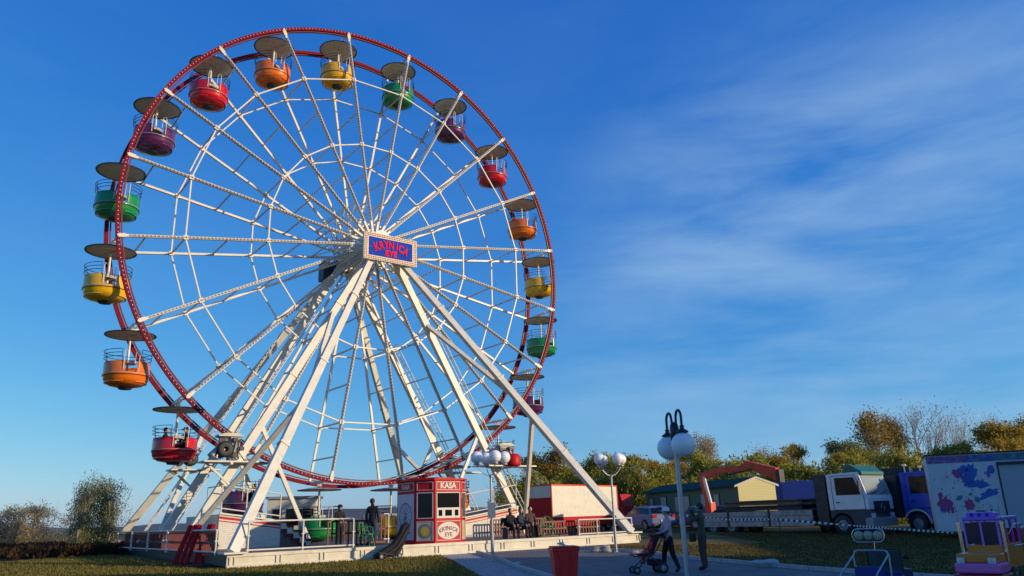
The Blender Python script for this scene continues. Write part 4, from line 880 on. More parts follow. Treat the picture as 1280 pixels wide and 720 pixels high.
# long cream and red trailer
cd_ = (.62, .785); ca = atan2(cd_[1], cd_[0])
g = thing('cargo_trailer', 'long box trailer with cream side, red lower band and red edges', 'trailer', (2.05, 50.3, .47), ca)
crm = mat('trailer_cream', (.74, .68, .56), .5, var=.05, dirt=(GR, .25)); L_, Wd = 7.9, 2.1
m = MB(); m.bb(0, L_, 0, Wd, 1.0, 2.95); m.build('side_wall', crm, g)
m = MB(); m.bb(.0, L_, .01, Wd-.01, .55, .995); m.bb(.3, L_-.3, -.02, .0, .45, .95); m.build('lower_band', 'red', g)
m = MB()
for x in (-.02, L_-.05): m.bb(x, x+.08, -.03, .06, .55, 3.0)
m.bb(-.02, L_+.03, -.03, .06, 2.93, 3.02); m.bb(-.03, .02, 0, Wd, 2.93, 3.02); m.build('edge_trim', mat('trim_orange_red', (.65, .06, .02), .4), g)
m = MB(); m.bb(-.02, -.002, .03, Wd-.03, .5, 2.2); m.build('end_door', 'red', g); m = MB(); m.bb(-.025, -.002, .03, Wd-.03, 2.25, 2.9); m.build('end_panel', 'white', g)
for x in (1.5, 5.6, 6.7):
    for y in (.2, Wd-.2): vwheel(g, x, y, .42, .25)
# red truck behind the trailer
g = thing('red_truck', 'small red truck cab beyond the right end of the cream trailer', 'truck', (8.5, 61.5, .48), R_(-35)); g.scale = (.8, .8, .85)
m = MB(); m.prism([(-1.6, .6), (-1.6, 2.9), (-.4, 2.95), (-.05, 1.9), (.05, .6)], (-1.1, 1.1)); m.build('body', 'red', g, bevel=.05)
m = MB(); m.bb(-1.3, -.5, -1.12, -1.1, 1.8, 2.6); m.build('side_window', 'glass', g); m = MB(); m.bb(.0, 3.2, -1.1, 1.1, .5, 1.15); m.build('bonnet', 'red', g, bevel=.05)
for x in (-1, 2.2):
    for y in (-1, 1): vwheel(g, x, y, .42, .25)

# green mobile home with yellow gable
hd = Vector((-.31, .951)); ha = atan2(hd.y, hd.x); gw, LH = 2.75, 12.6
g = thing('mobile_home', 'long dark green mobile home with a pale yellow boarded gable end', 'mobile home', (13.75, 50.1, .42), ha)
def siding(name, c1, c2, sc=7.):
    m = bpy.data.materials.new(name); m.use_nodes = True; t = m.node_tree; b = t.nodes['Principled BSDF']; b.inputs['Roughness'].default_value = .6
    co = t.nodes.new('ShaderNodeTexCoord'); w_ = t.nodes.new('ShaderNodeTexWave'); w_.wave_type = 'BANDS'; w_.bands_direction = 'Z'; w_.wave_profile = 'SAW'; w_.inputs['Scale'].default_value = sc/6.283*3.14*.9
    t.links.new(co.outputs['Object'], w_.inputs['Vector']); r = t.nodes.new('ShaderNodeValToRGB'); r.color_ramp.elements[0].color = (*c2, 1); r.color_ramp.elements[0].position = .0; r.color_ramp.elements[1].color = (*c1, 1); r.color_ramp.elements[1].position = .25
    t.links.new(w_.outputs['Fac'], r.inputs[0]); t.links.new(r.outputs[0], b.inputs['Base Color']); return m
# local: x along the long side (away), y to the left-hand face is negative? gable at x=0
m = MB(); m.bb(.02, LH, -gw, 0, .2, 2.6); m.build('wall', siding('green_siding', (.035, .11, .075), (.015, .05, .035)), g)
m = MB(); m.prism([(0, .2), (0, 2.62), (-gw/2, 3.05), (-gw, 2.62), (-gw, .2)], (-.03, .0), 'x'); m.build('gable', siding('yellow_siding', (.70, .62, .26), (.42, .37, .15)), g)
m = MB(); m.prism([(.25, 2.52), (.25, 2.62), (-gw/2, 3.14), (-gw-.25, 2.62), (-gw-.25, 2.52), (-gw/2, 3.04)], (.03, LH+.2), 'x'); m.build('roof', mat('roof_green', (.012, .06, .045), .8, var=.1, spec=.1), g)
m = MB(); m.prism([(.25, 2.5), (.25, 2.62), (-gw/2, 3.15), (-gw-.25, 2.62), (-gw-.25, 2.5), (-gw/2, 3.03)], (-.06, -.032), 'x'); m.build('barge_board', 'cream', g)
for x, w_, z0, z1, nm in ((2.2, .7, 1.1, 2.2, 'window'), (3.6, .9, .3, 2.25, 'door'), (6.0, 1.0, 1.1, 2.2, 'window'), (7.5, .6, 1.1, 2.2, 'window'), (9.3, .9, .3, 2.25, 'door'), (11.3, .7, 1.1, 2.2, 'window')):
    m = MB(); m.bb(x, x+w_, .001, .03, z0, z1); w__ = m.build(nm, mat('pane_grey', (.22, .24, .22), .3) if nm == 'window' else 'greyp', g)
    m = MB(); 
    for a, b_ in (((x, z0), (x+w_, z0)), ((x+w_, z0), (x+w_, z1)), ((x+w_, z1), (x, z1)), ((x, z1), (x, z0))): m.bar((a[0], .03, a[1]), (b_[0], .03, b_[1]), .07, .03, up=(0, 1, 0))
    m.build('frame', 'dsteel', w__)

# cars
def car(lab, loc, rz, paint, cat='car'):
    g = thing('parked_car', lab, cat, loc, rz); hw = .88
    low = [(-2.1, .35), (-2.15, .75), (-2.05, 1.0), (-1.2, 1.02), (.9, .98), (1.75, .88), (2.1, .65), (2.1, .3), (1.75, .25)]+arcprof(1.32, .32, .37, 0, 180, 8)+arcprof(-1.28, .32, .37, 0, 180, 8)+[(-1.9, .28)]
    m = MB(); m.prism(low, (-hw, hw)); m.build('body', paint, g, bevel=.06)
    m = MB(); V = []
    for x, z, w_ in ((-2.02, .99, .84), (-1.65, 1.42, .66), (-.9, 1.50, .64), (.1, 1.46, .64), (.95, .99, .82)):
        V += [(x, -w_, z), (x, w_, z)]
    m.add(V, [(0, 1, 3, 2), (2, 3, 5, 4), (4, 5, 7, 6), (6, 7, 9, 8), (0, 2, 4, 6, 8), (1, 9, 7, 5, 3), (0, 8, 9, 1)]); m.build('roof', paint, g, bevel=.04)
    m = MB()
    for s in (-1, 1): m.add([(-1.55, s*.70, 1.34), (-.35, s*.665, 1.42), (-.35, s*.835, 1.04), (-1.75, s*.845, 1.04)], [(0, 1, 2, 3)]); m.add([(-.28, s*.665, 1.42), (.08, s*.67, 1.40), (.74, s*.825, 1.04), (-.28, s*.838, 1.04)], [(0, 1, 2, 3)])
    m.add([(-1.72, -.62, 1.38), (-1.72, .62, 1.38), (-2.03, .76, 1.05), (-2.03, -.76, 1.05)], [(0, 1, 2, 3)]); m.add([(.2, -.62, 1.43), (.2, .62, 1.43), (.95, .76, 1.03), (.95, -.76, 1.03)], [(0, 1, 2, 3)])
    o = m.build('window', 'glass', g, recalc=False); o.modifiers.new('t', 'SOLIDIFY').thickness = .05
    for s in (-1, 1):
        m = MB(); m.box((-2.1, s*.66, .88), (.12, .34, .2)); m.build('tail_light', mat('tail_red', (.45, .01, .01), .25), g, bevel=.02); m = MB(); m.box((2.05, s*.62, .68), (.12, .34, .16)); m.build('headlight', 'globe', g, bevel=.02)
    m = MB(); m.box((-2.17, 0, .62), (.02, .5, .12)); m.build('number_plate', 'whitecloth', g); m = MB(); m.bb(-2.2, -2.0, -.8, .8, .3, .48); m.build('bumper', 'dsteel', g, bevel=.03)
    for x in (1.32, -1.28):
        for y in (-.78, .78): vwheel(g, x, y, .32, .2)
car('silver blue car parked beyond the right end of the deck', (7.9, 50.4, .46), R_(112), mat('car_silver_blue', (.13, .18, .32), .5, spec=.3))
car('small dark blue car parked between the flatbed and the green mobile home', (11.6, 51.2, .42), ha, mat('car_blue', (.01, .05, .20), .3, coat=.5))

# painted trailer at the right
g = thing('painted_trailer', 'pale show trailer painted with blue, purple and pink splashes', 'trailer', (18.6, 36.1, .1), R_(-24))
tw = mat('trailer_pale', (.62, .62, .64), .5, var=.06, vs_=1.2, dirt=((.3, .3, .32), .3)); zt_ = 3.52; LT = 9.5
m = MB(); m.bb(0, LT, 0, 2.45, .25, zt_); m.build('wall', tw, g); m = MB(); m.bb(-.05, LT+.05, -.05, 2.5, zt_, zt_+.07); m.build('roof', 'dsteel', g)
m = MB(); m.bb(2.72, 2.77, -.05, -.002, .25, 3.1); m.bb(2.72, LT, -.12, -.002, 3.0, 3.12); m.build('hatch_frame', 'navy', g)
m = MB(); m.bb(2.78, LT-.1, -.03, -.002, .35, 2.98); m.build('hatch', mat('hatch_grey', (.40, .42, .46), .5, var=.06, vs_=1), g)
rnd = random.Random(4)
def splash(m, cx, cz, rx, rz_, n=16, rot=0, y=-.006, j=.28):
    P_ = []
    for i in range(n):
        a = 2*pi*i/n; k = 1+rnd.uniform(-j, j); X, Z = rx*k*cos(a), rz_*k*sin(a); P_.append((cx+X*cos(rot)-Z*sin(rot), cz+X*sin(rot)+Z*cos(rot)))
    P_ = [(min(max(a, .02), 2.7), min(max(b_, .3), 3.4)) for a, b_ in P_]
    m.prism(P_, (y, y+.004))
art = {'paint_blue': ((.03, .12, .48), [(1.45, 2.55, .22, .45, -.5), (1.65, 2.15, .42, .16, .1), (1.2, 2.75, .25, .14, .6), (2.0, 1.75, .38, .14, .45), (2.2, 2.75, .14, .16, 0)]),
       'paint_pink': ((.42, .05, .20), [(.42, 1.35, .26, .33, .3), (1.25, 1.3, .17, .2, 0), (1.0, 2.6, .12, .2, .7), (.3, 1.75, .08, .14, 0)]),
       'paint_purple': ((.16, .07, .36), [(1.22, 2.45, .10, .25, .7), (.3, 1.15, .1, .12, 0), (.62, 1.05, .05, .08, 0), (2.1, 2.55, .07, .12, 0)]),
       'paint_teal': ((.05, .22, .30), [(.95, 1.62, .14, .09, .5), (1.55, 1.52, .10, .13, 0), (1.35, 1.75, .07, .05, 0)]),
       'paint_specks': ((.10, .10, .22), [(rnd.uniform(.15, 2.2), rnd.uniform(.9, 2.7), rnd.uniform(.012, .035), rnd.uniform(.012, .035), 0) for _ in range(60)])}
for i, (nm, (c, L__)) in enumerate(art.items()):
    m = MB()
    for cx, cz, rx, rz_, ro in L__: splash(m, cx*1.12, cz*1.03, rx*1.1, rz_*1.05, 26, ro, -.006-.003*i)
    m.build('paint_splash', mat(nm, c, .5, var=.3, vs_=6), g)
m = MB(); bands = [(0, 1.6, (.22, .08, .28)), (1.6, 2.7, (.03, .10, .36)), (2.7, 4.2, (.02, .16, .24)), (4.2, 7.0, (.03, .28, .16)), (7.0, LT, (.05, .30, .10))]
for i, (a, b_, c) in enumerate(bands): m = MB(); m.bb(a, b_-.002, -.008, -.002, 3.18, 3.48); m.build('top_band', mat('band%d' % i, c, .5, var=.5, vs_=5, dirt=((.5, .5, .5), .5, 6.)), g)
for x in (2, 8.5):
    for y in (.2, 2.2): vwheel(g, x, y, .25, .2)

# striped barrier tape
m = MB(); tp = [(7.9, 40.0, 1.4), (10.0, 38.6, 1.12), (12.2, 38.0, 1.06), (14.9, 36.2, .72), (16.4, 35.6, .55), (18.9, 35.3, .30)]
def lerp3(t_):
    t_ *= len(tp)-1; i = min(int(t_), len(tp)-2); f = t_-i; return [tp[i][j]*(1-f)+tp[i+1][j]*f for j in range(3)]
N_ = 130
for i in range(N_):
    a, b_ = Vector(lerp3(i/N_)), Vector(lerp3((i+1)/N_)); w1, w2 = .04+.012*sin(i*.23), .04+.012*sin((i+1)*.23); tw1 = .035
    m.add([a+Vector((0, 0, -w1)), b_+Vector((0, 0, -w2)), b_+Vector((tw1, 0, w2)), a+Vector((tw1, 0, w1))], [(0, 1, 2, 3)], i % 2)
o = m.build('barrier_tape', ['whitecloth', 'black'], recalc=False); o.modifiers.new('t', 'SOLIDIFY').thickness = .004; tag(o, 'black and white striped barrier tape strung in front of the trucks', 'tape')
for i, (x, y, z, lb) in enumerate(((7.9, 40.0, 1.4, 'left'), (12.2, 38.0, 1.06, 'middle'), (16.4, 35.6, .55, 'right'))):
    m = MB(); m.tube([(0, 0, 0), (0, 0, z-G(x, y)+.08)], .02, 6); tag(m.build('stake', 'dsteel', loc=(x, y, G(x, y))), 'thin dark stake holding the %s of the striped tape' % {'left': 'left end', 'middle': 'middle', 'right': 'lower right part'}[lb], 'stake', 'stakes of the barrier tape')

# ------------------------------------------------------------------ children's rides at the lower right
jx, jy = 4.75, 11.1; jz = G(jx, jy)
g = thing('ride_jeep', 'child-size jeep ride with steel roll bar and three round lamps', 'kiddie ride', (jx, jy, jz), R_(50)); g.scale = (.62,)*3
S_ = 'steel'; jb = mat('jeep_blue', (.01, .02, .14), .35, coat=.3)
zt2 = .97-jz; g.location.z = .97-.62*zt2
m = MB()
for x, dz in ((0, 0),): m.tube([(x, -.36, .55), (x, -.37, zt2-.12), (x, -.33, zt2-.02), (x, -.27, zt2), (x, .27, zt2), (x, .33, zt2-.02), (x, .37, zt2-.12), (x, .36, .55)], .019, 8)
for s in (-1, 1): m.tube([(0, s*.36, zt2-.09), (-1.0, s*.36, zt2-.42), (-1.1, s*.36, zt2-.5), (-1.15, s*.36, .4)], .019, 8)
m.build('roll_bar', S_, g)
m = MB(); m.tube([(0, -.1, zt2), (0, -.12, zt2+.18)], .014, 6); m.tube([(.0, .17+.15*sin(a_)*1.0 if False else (.20*(1 if cos(a_) > 0 else -1)+.14*cos(a_)), zt2+.31+.14*sin(a_)) for a_ in [pi/2-2*pi*(i+.5)/24 for i in range(24)]], .013, 8, closed=True); pod = m.build('lamp_bar', 'chrome', g)
for y in (-.2, 0, .2):
    m = MB(); o = 0; m.lathe([(1e-3, .04), (.08, .03), (.10, 0), (.085, -.09), (.03, -.13), (1e-3, -.13)], 20); m.v = [(-z-0.0, x+y, yy+zt2+.31) for x, yy, z in m.v]; m.build('round_lamp', mat('lamp_amber', (.35, .33, .22), .25), g)
m = MB(); m.prism([(-1.3, .2), (-1.3, .55), (.9, .62), (.95, .75), (1.6, .70), (1.66, .4), (1.6, .2)], (-.38, .38)); m.build('body', jb, g, bevel=.03)
m = MB(); m.bb(-.32, -.22, -.3, .3, .5, .85); m.bb(-.3, .1, -.3, .3, .5, .6); st_ = m.build('seat', mat('seat_blue', (.02, .03, .2), .7), g, bevel=.03)
m = MB(); rnd = random.Random(9)
for i in range(26): m.box((-.215, rnd.uniform(-.28, .28), rnd.uniform(.6, .84)), (.006, .035, .035), M4=Matrix.Rotation(rnd.uniform(0, 1), 4, 'X'))
m.build('star_spots', 'whitecloth', st_)
m = MB(); m.tube([(.95, -.36, .55), (.86, -.36, zt2-.02), (.86, .36, zt2-.02), (.95, .36, .55)], .022, 8, closed=True); wf = m.build('windscreen_frame', 'black', g); m = MB(); m.add([(.945, -.34, .58), (.87, -.34, zt2-.05), (.87, .34, zt2-.05), (.945, .34, .58)], [(0, 1, 2, 3)]); o = m.build('pane', mat('pane_green', (.05, .08, .075), .1), wf, recalc=False); o.modifiers.new('t', 'SOLIDIFY').thickness = .006
m = MB(); m.tube([(.74+.03*sin(a_), .13*cos(a_), .92+.12*sin(a_)) for a_ in [2*pi*i/20 for i in range(20)]], .012, 6, closed=True); m.tube([(.74, 0, .92), (.95, 0, .8)], .015, 6); m.build('steering_wheel', 'black', g)
m = MB(); m.sphere((.95, -.46, .98), .06, 10, sc=(.6, 1.2, .9)); m.tube([(.93, -.37, .95), (.95, -.44, .97)], .01, 5); m.build('mirror', 'black', g)
for x in (-.45, 1.3):
    for y in (-.36, .36): vwheel(g, x, y, .2, .14)
tx, ty = 6.12, 10.75; tz = G(tx, ty)+.34
g = thing('ride_truck', 'child-size truck ride with purple cab roof, orange bonnet and chrome exhaust stacks', 'kiddie ride', (tx, ty, tz), R_(-133)); g.scale = (.7,)*3; g.location.z = 1.36-.7*(1.36-tz)
top_ = 1.36-tz; pur = mat('ride_purple', (.36, .10, .62), .3, coat=.4); orr = mat('ride_orange', (.70, .20, .02), .3, coat=.4); pnk = mat('ride_pink', (.70, .14, .42), .3, coat=.4); rdd = mat('ride_red', (.35, .01, .02), .3, coat=.4)
m = MB(); m.bb(-1.5, .12, -.3, .3, top_-.07, top_); m.prism([(-.45, top_), (.05, top_), (.0, top_+.09), (-.4, top_+.09)], (-.24, .24)); rf = m.build('roof', pur, g, bevel=.025)
m = MB(); 
for y in (-.13, .0, .13): 
    o = len(m.v); m.lathe([(1e-3, 0), (.03, .0), (.035, -.01)], 12)
    for i in range(o, len(m.v)): x_, y_, z_ = m.v[i]; m.v[i] = (.05+z_, x_+y, y_+top_+.045)
m.build('marker_lamp', mat('lamp_dark', (.08, .03, .12), .2), rf); m = MB(); m.bb(-.25, -.1, -.07, .07, top_+.095, top_+.12); m.build('beacon', 'black', rf)
for x_, y in [(.1, 0)]+[(x_, y) for y in (-.28, .28) for x_ in (.1, -.46, -1.45, -.95)]: m = MB(); m.bar((x_, y, .7), (x_-(.02 if x_ > 0 else 0), y, top_-.07), .035, .035); m.build('window_post', pur, g)
m = MB(); m.bb(-2.3, 1.0, -.5, .5, -.36, -.02); m.build('plinth', 'dred', g)
m = MB(); m.bb(-1.5, .12, -.3, .3, .3, .74); m.bb(-.5, -.44, -.3, .3, .741, top_-.1); m.build('cab', orr, g, bevel=.02)
m = MB()
for a, b_ in ((-.26, -.02), (.02, .26)): m.bb(.085, .095, a, b_, .76, top_-.1)
m.build('windscreen', mat('pane_dim', (.03, .025, .05), .12), g)
m = MB(); m.bb(-.2, -.1, -.1, .1, .742, 1.0); m.build('seat', 'dred', g, bevel=.02)
m = MB(); m.bb(.12, .8, -.33, .33, .46, .62); m.build('bonnet', orr, g, bevel=.03); m = MB(); m.bb(.12, .86, -.37, .37, .28, .46); m.build('bonnet_side', pnk, g, bevel=.04); m = MB(); m.bb(.1, .94, -.4, .4, .1, .27); m.build('bumper', rdd, g, bevel=.03)
for y in (-.36, .36):
    m = MB(); m.tube([(.12, y, .45), (.12, y, 1.12)], .032, 10); m.tube([(.12, y, 1.12), (.12, y, 1.15)], .045, 10); m.tube([(.12, y, 1.15), (.14, y*1.02, 1.50)], .006, 5); m.build('exhaust_stack', 'chrome', g)
    m = MB(); m.box((.83, y*.7, .5), (.04, .12, .1)); m.build('headlight', 'globe', g)
for x in (-.35, .55):
    for y in (-.3, .3): vwheel(g, x, y, .17, .12)
m = MB(); m.bb(-2.2, -1.55, -.28, .28, .3, 1.0); m.build('box_body', rdd, g, bevel=.03); m = MB(); m.tube([(-.5, .3, .9), (-.55, .42, 1.1), (-.7, .5, 1.1), (-.9, .42, 1.0)], .012, 6); m.tube([(-.5, .36, .7), (-.8, .5, .72), (-1.0, .4, .6)], .012, 6); m.build('grab_rail', 'chrome', g)

# ------------------------------------------------------------------ trees and bushes
def leafmat(name, c1, c2, c3):
    m = bpy.data.materials.new(name); m.use_nodes = True; t = m.node_tree; b = t.nodes['Principled BSDF']; b.inputs['Roughness'].default_value = .7; b.inputs['Specular IOR Level'].default_value = .15
    ge = t.nodes.new('ShaderNodeNewGeometry'); r = t.nodes.new('ShaderNodeValToRGB'); e = r.color_ramp.elements; e.new(.5)
    for i, c in enumerate((c1, c2, c3)): e[i].position = (0, .5, 1)[i]; e[i].color = (*c, 1)
    t.links.new(ge.outputs['Random Per Island'], r.inputs[0]); t.links.new(r.outputs[0], b.inputs['Base Color'])
    tr_ = t.nodes.new('ShaderNodeBsdfTranslucent'); t.links.new(r.outputs[0], tr_.inputs[0]); mx_ = t.nodes.new('ShaderNodeMixShader'); mx_.inputs[0].default_value = .45
    t.links.new(b.outputs[0], mx_.inputs[1]); t.links.new(tr_.outputs[0], mx_.inputs[2]); t.links.new(mx_.outputs[0], t.nodes['Material Output'].inputs[0]); return m
LM = dict(olive=leafmat('leaf_olive', (.19, .19, .03), (.35, .33, .05), (.52, .46, .08)), gold=leafmat('leaf_gold', (.24, .16, .02), (.44, .30, .04), (.60, .42, .07)),
          green=leafmat('leaf_green', (.11, .13, .05), (.22, .23, .09), (.36, .35, .18)), rust=leafmat('leaf_rust', (.20, .13, .03), (.36, .24, .05), (.50, .36, .09)),
          tan=leafmat('leaf_tan', (.22, .17, .08), (.38, .30, .15), (.55, .44, .25)))
def plant(seed, h, r, leaf, nleaf, lsize, bark, upright=.5, trunk=.25, levels=4, twig=.012, low=.15, blobs=None):
    """tapered trunk with limbs, crown of leaf-sized faces round the twig ends in clumps; returns (wood MB, crown MB)"""
    rn = random.Random(seed); wood = MB(); tips = []; mids = []
    def grow(p, d, L_, rad, lv):
        n = 3; pts = [p]; q = p; dd = d
        for i in range(n):
            dd = (dd+Vector((rn.uniform(-1, 1), rn.uniform(-1, 1), rn.uniform(-.4, .8)))*.16).normalized(); q = q+dd*L_/n; pts.append(q)
        wood.tube(pts, [rad, rad*.85, rad*.7, rad*.5], 5 if lv > 2 else 3)
        if lv > 1: mids.extend(pts[1:]) if lv <= 2 else None
        if lv == 0: tips.append(q); tips.append(pts[2]); return
        k = rn.choice((3, 4)) if lv > 1 else rn.choice((2, 3))
        for i in range(k):
            a = rn.uniform(0, 2*pi); sp = rn.uniform(.35, 1.0)*(1.25-upright); nd = (dd+Vector((cos(a)*sp, sin(a)*sp, upright*.35))).normalized()
            grow(pts[rn.choice((2, 3, 3))] if lv < levels else pts[rn.choice((1, 2, 3))], nd, L_*rn.uniform(.58, .82), rad*.52, lv-1)
    nst = 1 if trunk > .12 else 15
    for s in range(nst):
        a = rn.uniform(0, 2*pi); b0 = Vector((cos(a), sin(a), 0))*(.0 if nst == 1 else r*rn.uniform(.05, .75)); grow(b0, Vector((cos(a)*(.1 if nst == 1 else .5*(1.2-upright)), sin(a)*(.1 if nst == 1 else .5*(1.2-upright)), 1)).normalized(), h*.36, max(.03, h*.018)*(1 if nst == 1 else .6), levels)
    zs = max(p.z for p in tips); sc = h/zs; rr = sorted(hypot(p.x, p.y) for p in tips)[int(len(tips)*.93)]; sr = r/max(rr, .1)
    wood.v = [(x*(1+(sr-1)*min(1, z/zs*1.6)), y*(1+(sr-1)*min(1, z/zs*1.6)), z*sc) for x, y, z in wood.v]
    T = [Vector((p.x*sr, p.y*sr, p.z*sc)) for p in (tips if nst == 1 else tips+mids)]
    if nst > 1:
        T = [Vector((p.x*(1.35-.8*p.z/h), p.y*(1.35-.8*p.z/h), p.z)) for p in T]+[Vector((p.x*.9, p.y*.9, p.z*rn.uniform(.05, .7))) for p in T]
    cr_ = MB(); V = []; F = []
    dens = [max(.15, rn.random()) for _ in T]; tot = sum(dens)
    for p, dn in zip(T, dens):
        if p.z < h*low*(1 if nst == 1 else 0): continue
        for _ in range(int(nleaf*dn/tot)+1):
            c = p+Vector((rn.gauss(0, 1), rn.gauss(0, 1), rn.gauss(0, .8)))*h*.045
            if c.z < .1: continue
            n_ = Vector((rn.uniform(-1, 1), rn.uniform(-1, 1), rn.uniform(-.6, 1))).normalized(); u = n_.orthogonal().normalized(); u.rotate(Matrix.Rotation(rn.uniform(0, 6.28), 3, n_)); v = n_.cross(u); s = lsize*rn.uniform(.6, 1.3); i0 = len(V)
            V += [c-u*s, c-v*s*.45, c+u*s, c+v*s*.45]; F.append((i0, i0+1, i0+2, i0+3))
    if V: cr_.add(V, F)
    return wood, cr_
_g = M['globe'].node_tree.nodes['Principled BSDF']; _g.inputs['Subsurface Weight'].default_value = .9; _g.inputs['Subsurface Radius'].default_value = (.35, .33, .3); _g.inputs['Subsurface Scale'].default_value = .6
protoT = {}
def tree(kind, x, y, h, r, lab, grp=None, name='tree', z0=None):
    rn = random.Random(int(x*31+y*7)); key = kind
    spec = dict(olive=(11, 7, 3.2, 'olive', 5200, .13, 'bark', .45, .25, 4), gold=(23, 6.5, 3.2, 'gold', 5200, .13, 'bark', .35, .25, 4), birch=(31, 10, 2.0, 'rust', 3800, .12, 'barkpale', .75, .25, 4),
                bare=(47, 10, 3.2, 'tan', 500, .09, 'barkpale', .7, .25, 5), greyt=(53, 8, 2.8, 'tan', 4200, .09, 'barkpale', .6, .25, 5), rust=(61, 7.5, 3.2, 'rust', 5600, .13, 'bark', .4, .25, 4), green=(71, 7, 3.0, 'green', 4200, .13, 'bark', .5, .25, 4),
                shrub=(83, 3.0, 2.6, 'tan', 18000, .045, 'bark', .3, .05, 3), poplar=(97, 3.6, 1.7, 'green', 20000, .045, 'barkpale', .8, .05, 3), bush=(103, 3.2, 2.4, 'olive', 7500, .10, 'bark', .4, .05, 3))[kind]
    if key not in protoT:
        wd_, cr_ = plant(*spec); g = thing(name, '', 'tree', (0, 0, 0)); wd_.build('trunk', spec[6], g, recalc=False); cr_.build('crown', LM[spec[3]], g, recalc=False); protoT[key] = g
    else: g = copy_tree(protoT[key])
    g.name = name; g.location = (x, y, G(x, y)-.05 if z0 is None else z0); g.rotation_euler[2] = rn.uniform(0, 6.28); g.scale = (r/spec[2], r/spec[2], h/spec[1])
    tag(g, lab, 'tree' if name == 'tree' else 'bush', grp); return g
def atpx(px, D):     # lateral position of a sight line at depth D (used once, for laying out the tree belt)
    return D*((px-640)/FPX*cos(ROLL)+.0)*1.0*cos(0)+D*.0
belt = [ # px, depth, top y, crown radius, kind, label
 (672, 84, 575, 2.6, 'greyt', 'pale twiggy tree at the left edge of the belt behind the right leg'),
 (700, 80, 562, 3.4, 'rust', 'broad rust brown tree above the left end of the cream trailer'),
 (742, 86, 566, 3.4, 'olive', 'olive tree above the middle of the cream trailer'),
 (783, 82, 572, 3.4, 'gold', 'golden tree behind the second four-globe lamp'),
 (812, 84, 580, 2.8, 'gold', 'golden tree between the cream trailer and the tall lamp'),
 (838, 88, 558, 3.0, 'greyt', 'pale twiggy tree directly behind the two hanging globes'),
 (870, 84, 560, 2.8, 'olive', 'olive tree just right of the tall lamp post'),
 (905, 92, 538, 3.0, 'greyt', 'tall pale tree rising above the red crane bend'),
 (893, 80, 572, 3.2, 'olive', 'round olive tree behind the crane mast'),
 (932, 82, 578, 3.0, 'gold', 'golden tree behind the yellow gable'),
 (960, 90, 560, 2.8, 'greyt', 'pale loose tree right of the yellow gable'),
 (990, 80, 582, 3.0, 'olive', 'low olive tree behind the end of the crane jib'),
 (1015, 90, 558, 3.2, 'gold', 'golden loose tree above the blue container'),
 (1040, 82, 570, 3.0, 'gold', 'golden tree left of the white truck cab'),
 (1062, 88, 552, 3.6, 'green', 'green grey tree above the white truck cab'),
 (1102, 90, 514, 2.5, 'birch', 'tall brown birch above the green roof visor'),
 (1128, 92, 520, 2.2, 'birch', 'slimmer brown birch right of the tallest birch'),
 (1108, 80, 575, 3.2, 'rust', 'rust brown tree behind the dark box body'),
 (1167, 92, 500, 3.8, 'bare', 'tall bare tree with spreading limbs above the blue truck'),
 (1148, 80, 568, 3.4, 'olive', 'olive tree behind the blue truck'),
 (1190, 82, 560, 3.4, 'gold', 'golden tree above the left corner of the painted trailer'),
 (1222, 92, 508, 2.2, 'bare', 'slender bare tree above the painted trailer'),
 (1247, 94, 512, 2.4, 'bare', 'bare tree near the right edge behind the painted trailer'),
 (1228, 82, 548, 3.4, 'olive', 'olive tree behind the hatch of the painted trailer'),
 (1262, 82, 532, 3.4, 'gold', 'golden tree at the right edge of the picture'),
 (978, 86, 574, 3.0, 'gold', 'golden tree seen through the crane arch'), (1080, 84, 560, 3.0, 'olive', 'olive tree between the white cab roof and the tallest birch'), (850, 78, 580, 2.6, 'gold', 'golden tree right behind the tall lamp post'),
 (1285, 84, 528, 3.6, 'rust', 'rust brown tree cut by the right edge of the picture')]
for px, D, ty_, r, kind, lab in belt:
    hz = 664.96-(px-70)*.03226; x = D*(px-640)/FPX*1.0; x = D*((px-640)/FPX)*1.02-(D*.0)
    # vertical pixels shrink towards the horizon of a pitched camera, so heights use the pitched ray
    X_, Y_ = (px-640)/FPX, (ty_-360)/FPX; ray = _fw+_r2*X_-_u2*Y_; t_ = D/ray.y; zt3 = 1.55+ray.z*t_; ray2 = _fw+_r2*X_-_u2*((hz-360)/FPX); x = ray2.x*D/ray2.y
    tree(kind, x, D, zt3-.45, r, lab, 'trees in the belt behind the trucks')
for i in range(13):      # low bushes closing the foot of the belt
    px = 655+i*52; D = 74+(i*5) % 7; x = D*(px-640)/FPX*1.06
    tree('bush', x, D, 5.2+(i % 3)*.7, 3.9, ['low olive bush beyond the raised right boarding platform', 'low bush behind the left end of the cream trailer', 'low bush behind the cream trailer', 'low bush behind the red truck cab', 'low bush behind the far end of the mobile home', 'low bush behind the mobile home roof', 'low bush behind the crane mast', 'low bush behind the yellow gable end', 'low bush behind the blue container', 'low bush behind the white truck cab', 'low bush between the two truck cabs', 'low bush behind the blue truck cab', 'low bush behind the painted trailer'][i], 'low bushes at the foot of the tree belt', 'bush')
for i, (px, D) in enumerate(((985, 58), (1025, 60), (1070, 57), (1120, 58), (1150, 56), (1000, 63))):  # scrub added to cover the sunlit ground showing beneath the trucks
    tree('bush', D*(px-640)/FPX*1.06, D, 2.0+.2*(i % 3), 2.4, ['added scrub just right of the yellow gable', 'added scrub right behind the blue container', 'added scrub seen under the white truck cab', 'added scrub seen between the two truck cabs', 'added scrub seen under the blue truck cab', 'added scrub left of the blue container'][i], 'scrub added to hide sunlit ground behind the trucks', 'bush')
tree('shrub', -29.2, 46.9, 3.0, 3.2, 'wide tan hawthorn bush at the left edge of the picture', None, 'bush')
tree('poplar', -21.3, 40.2, 3.9, 1.65, 'upright grey green bush left of the deck railing', None, 'bush')
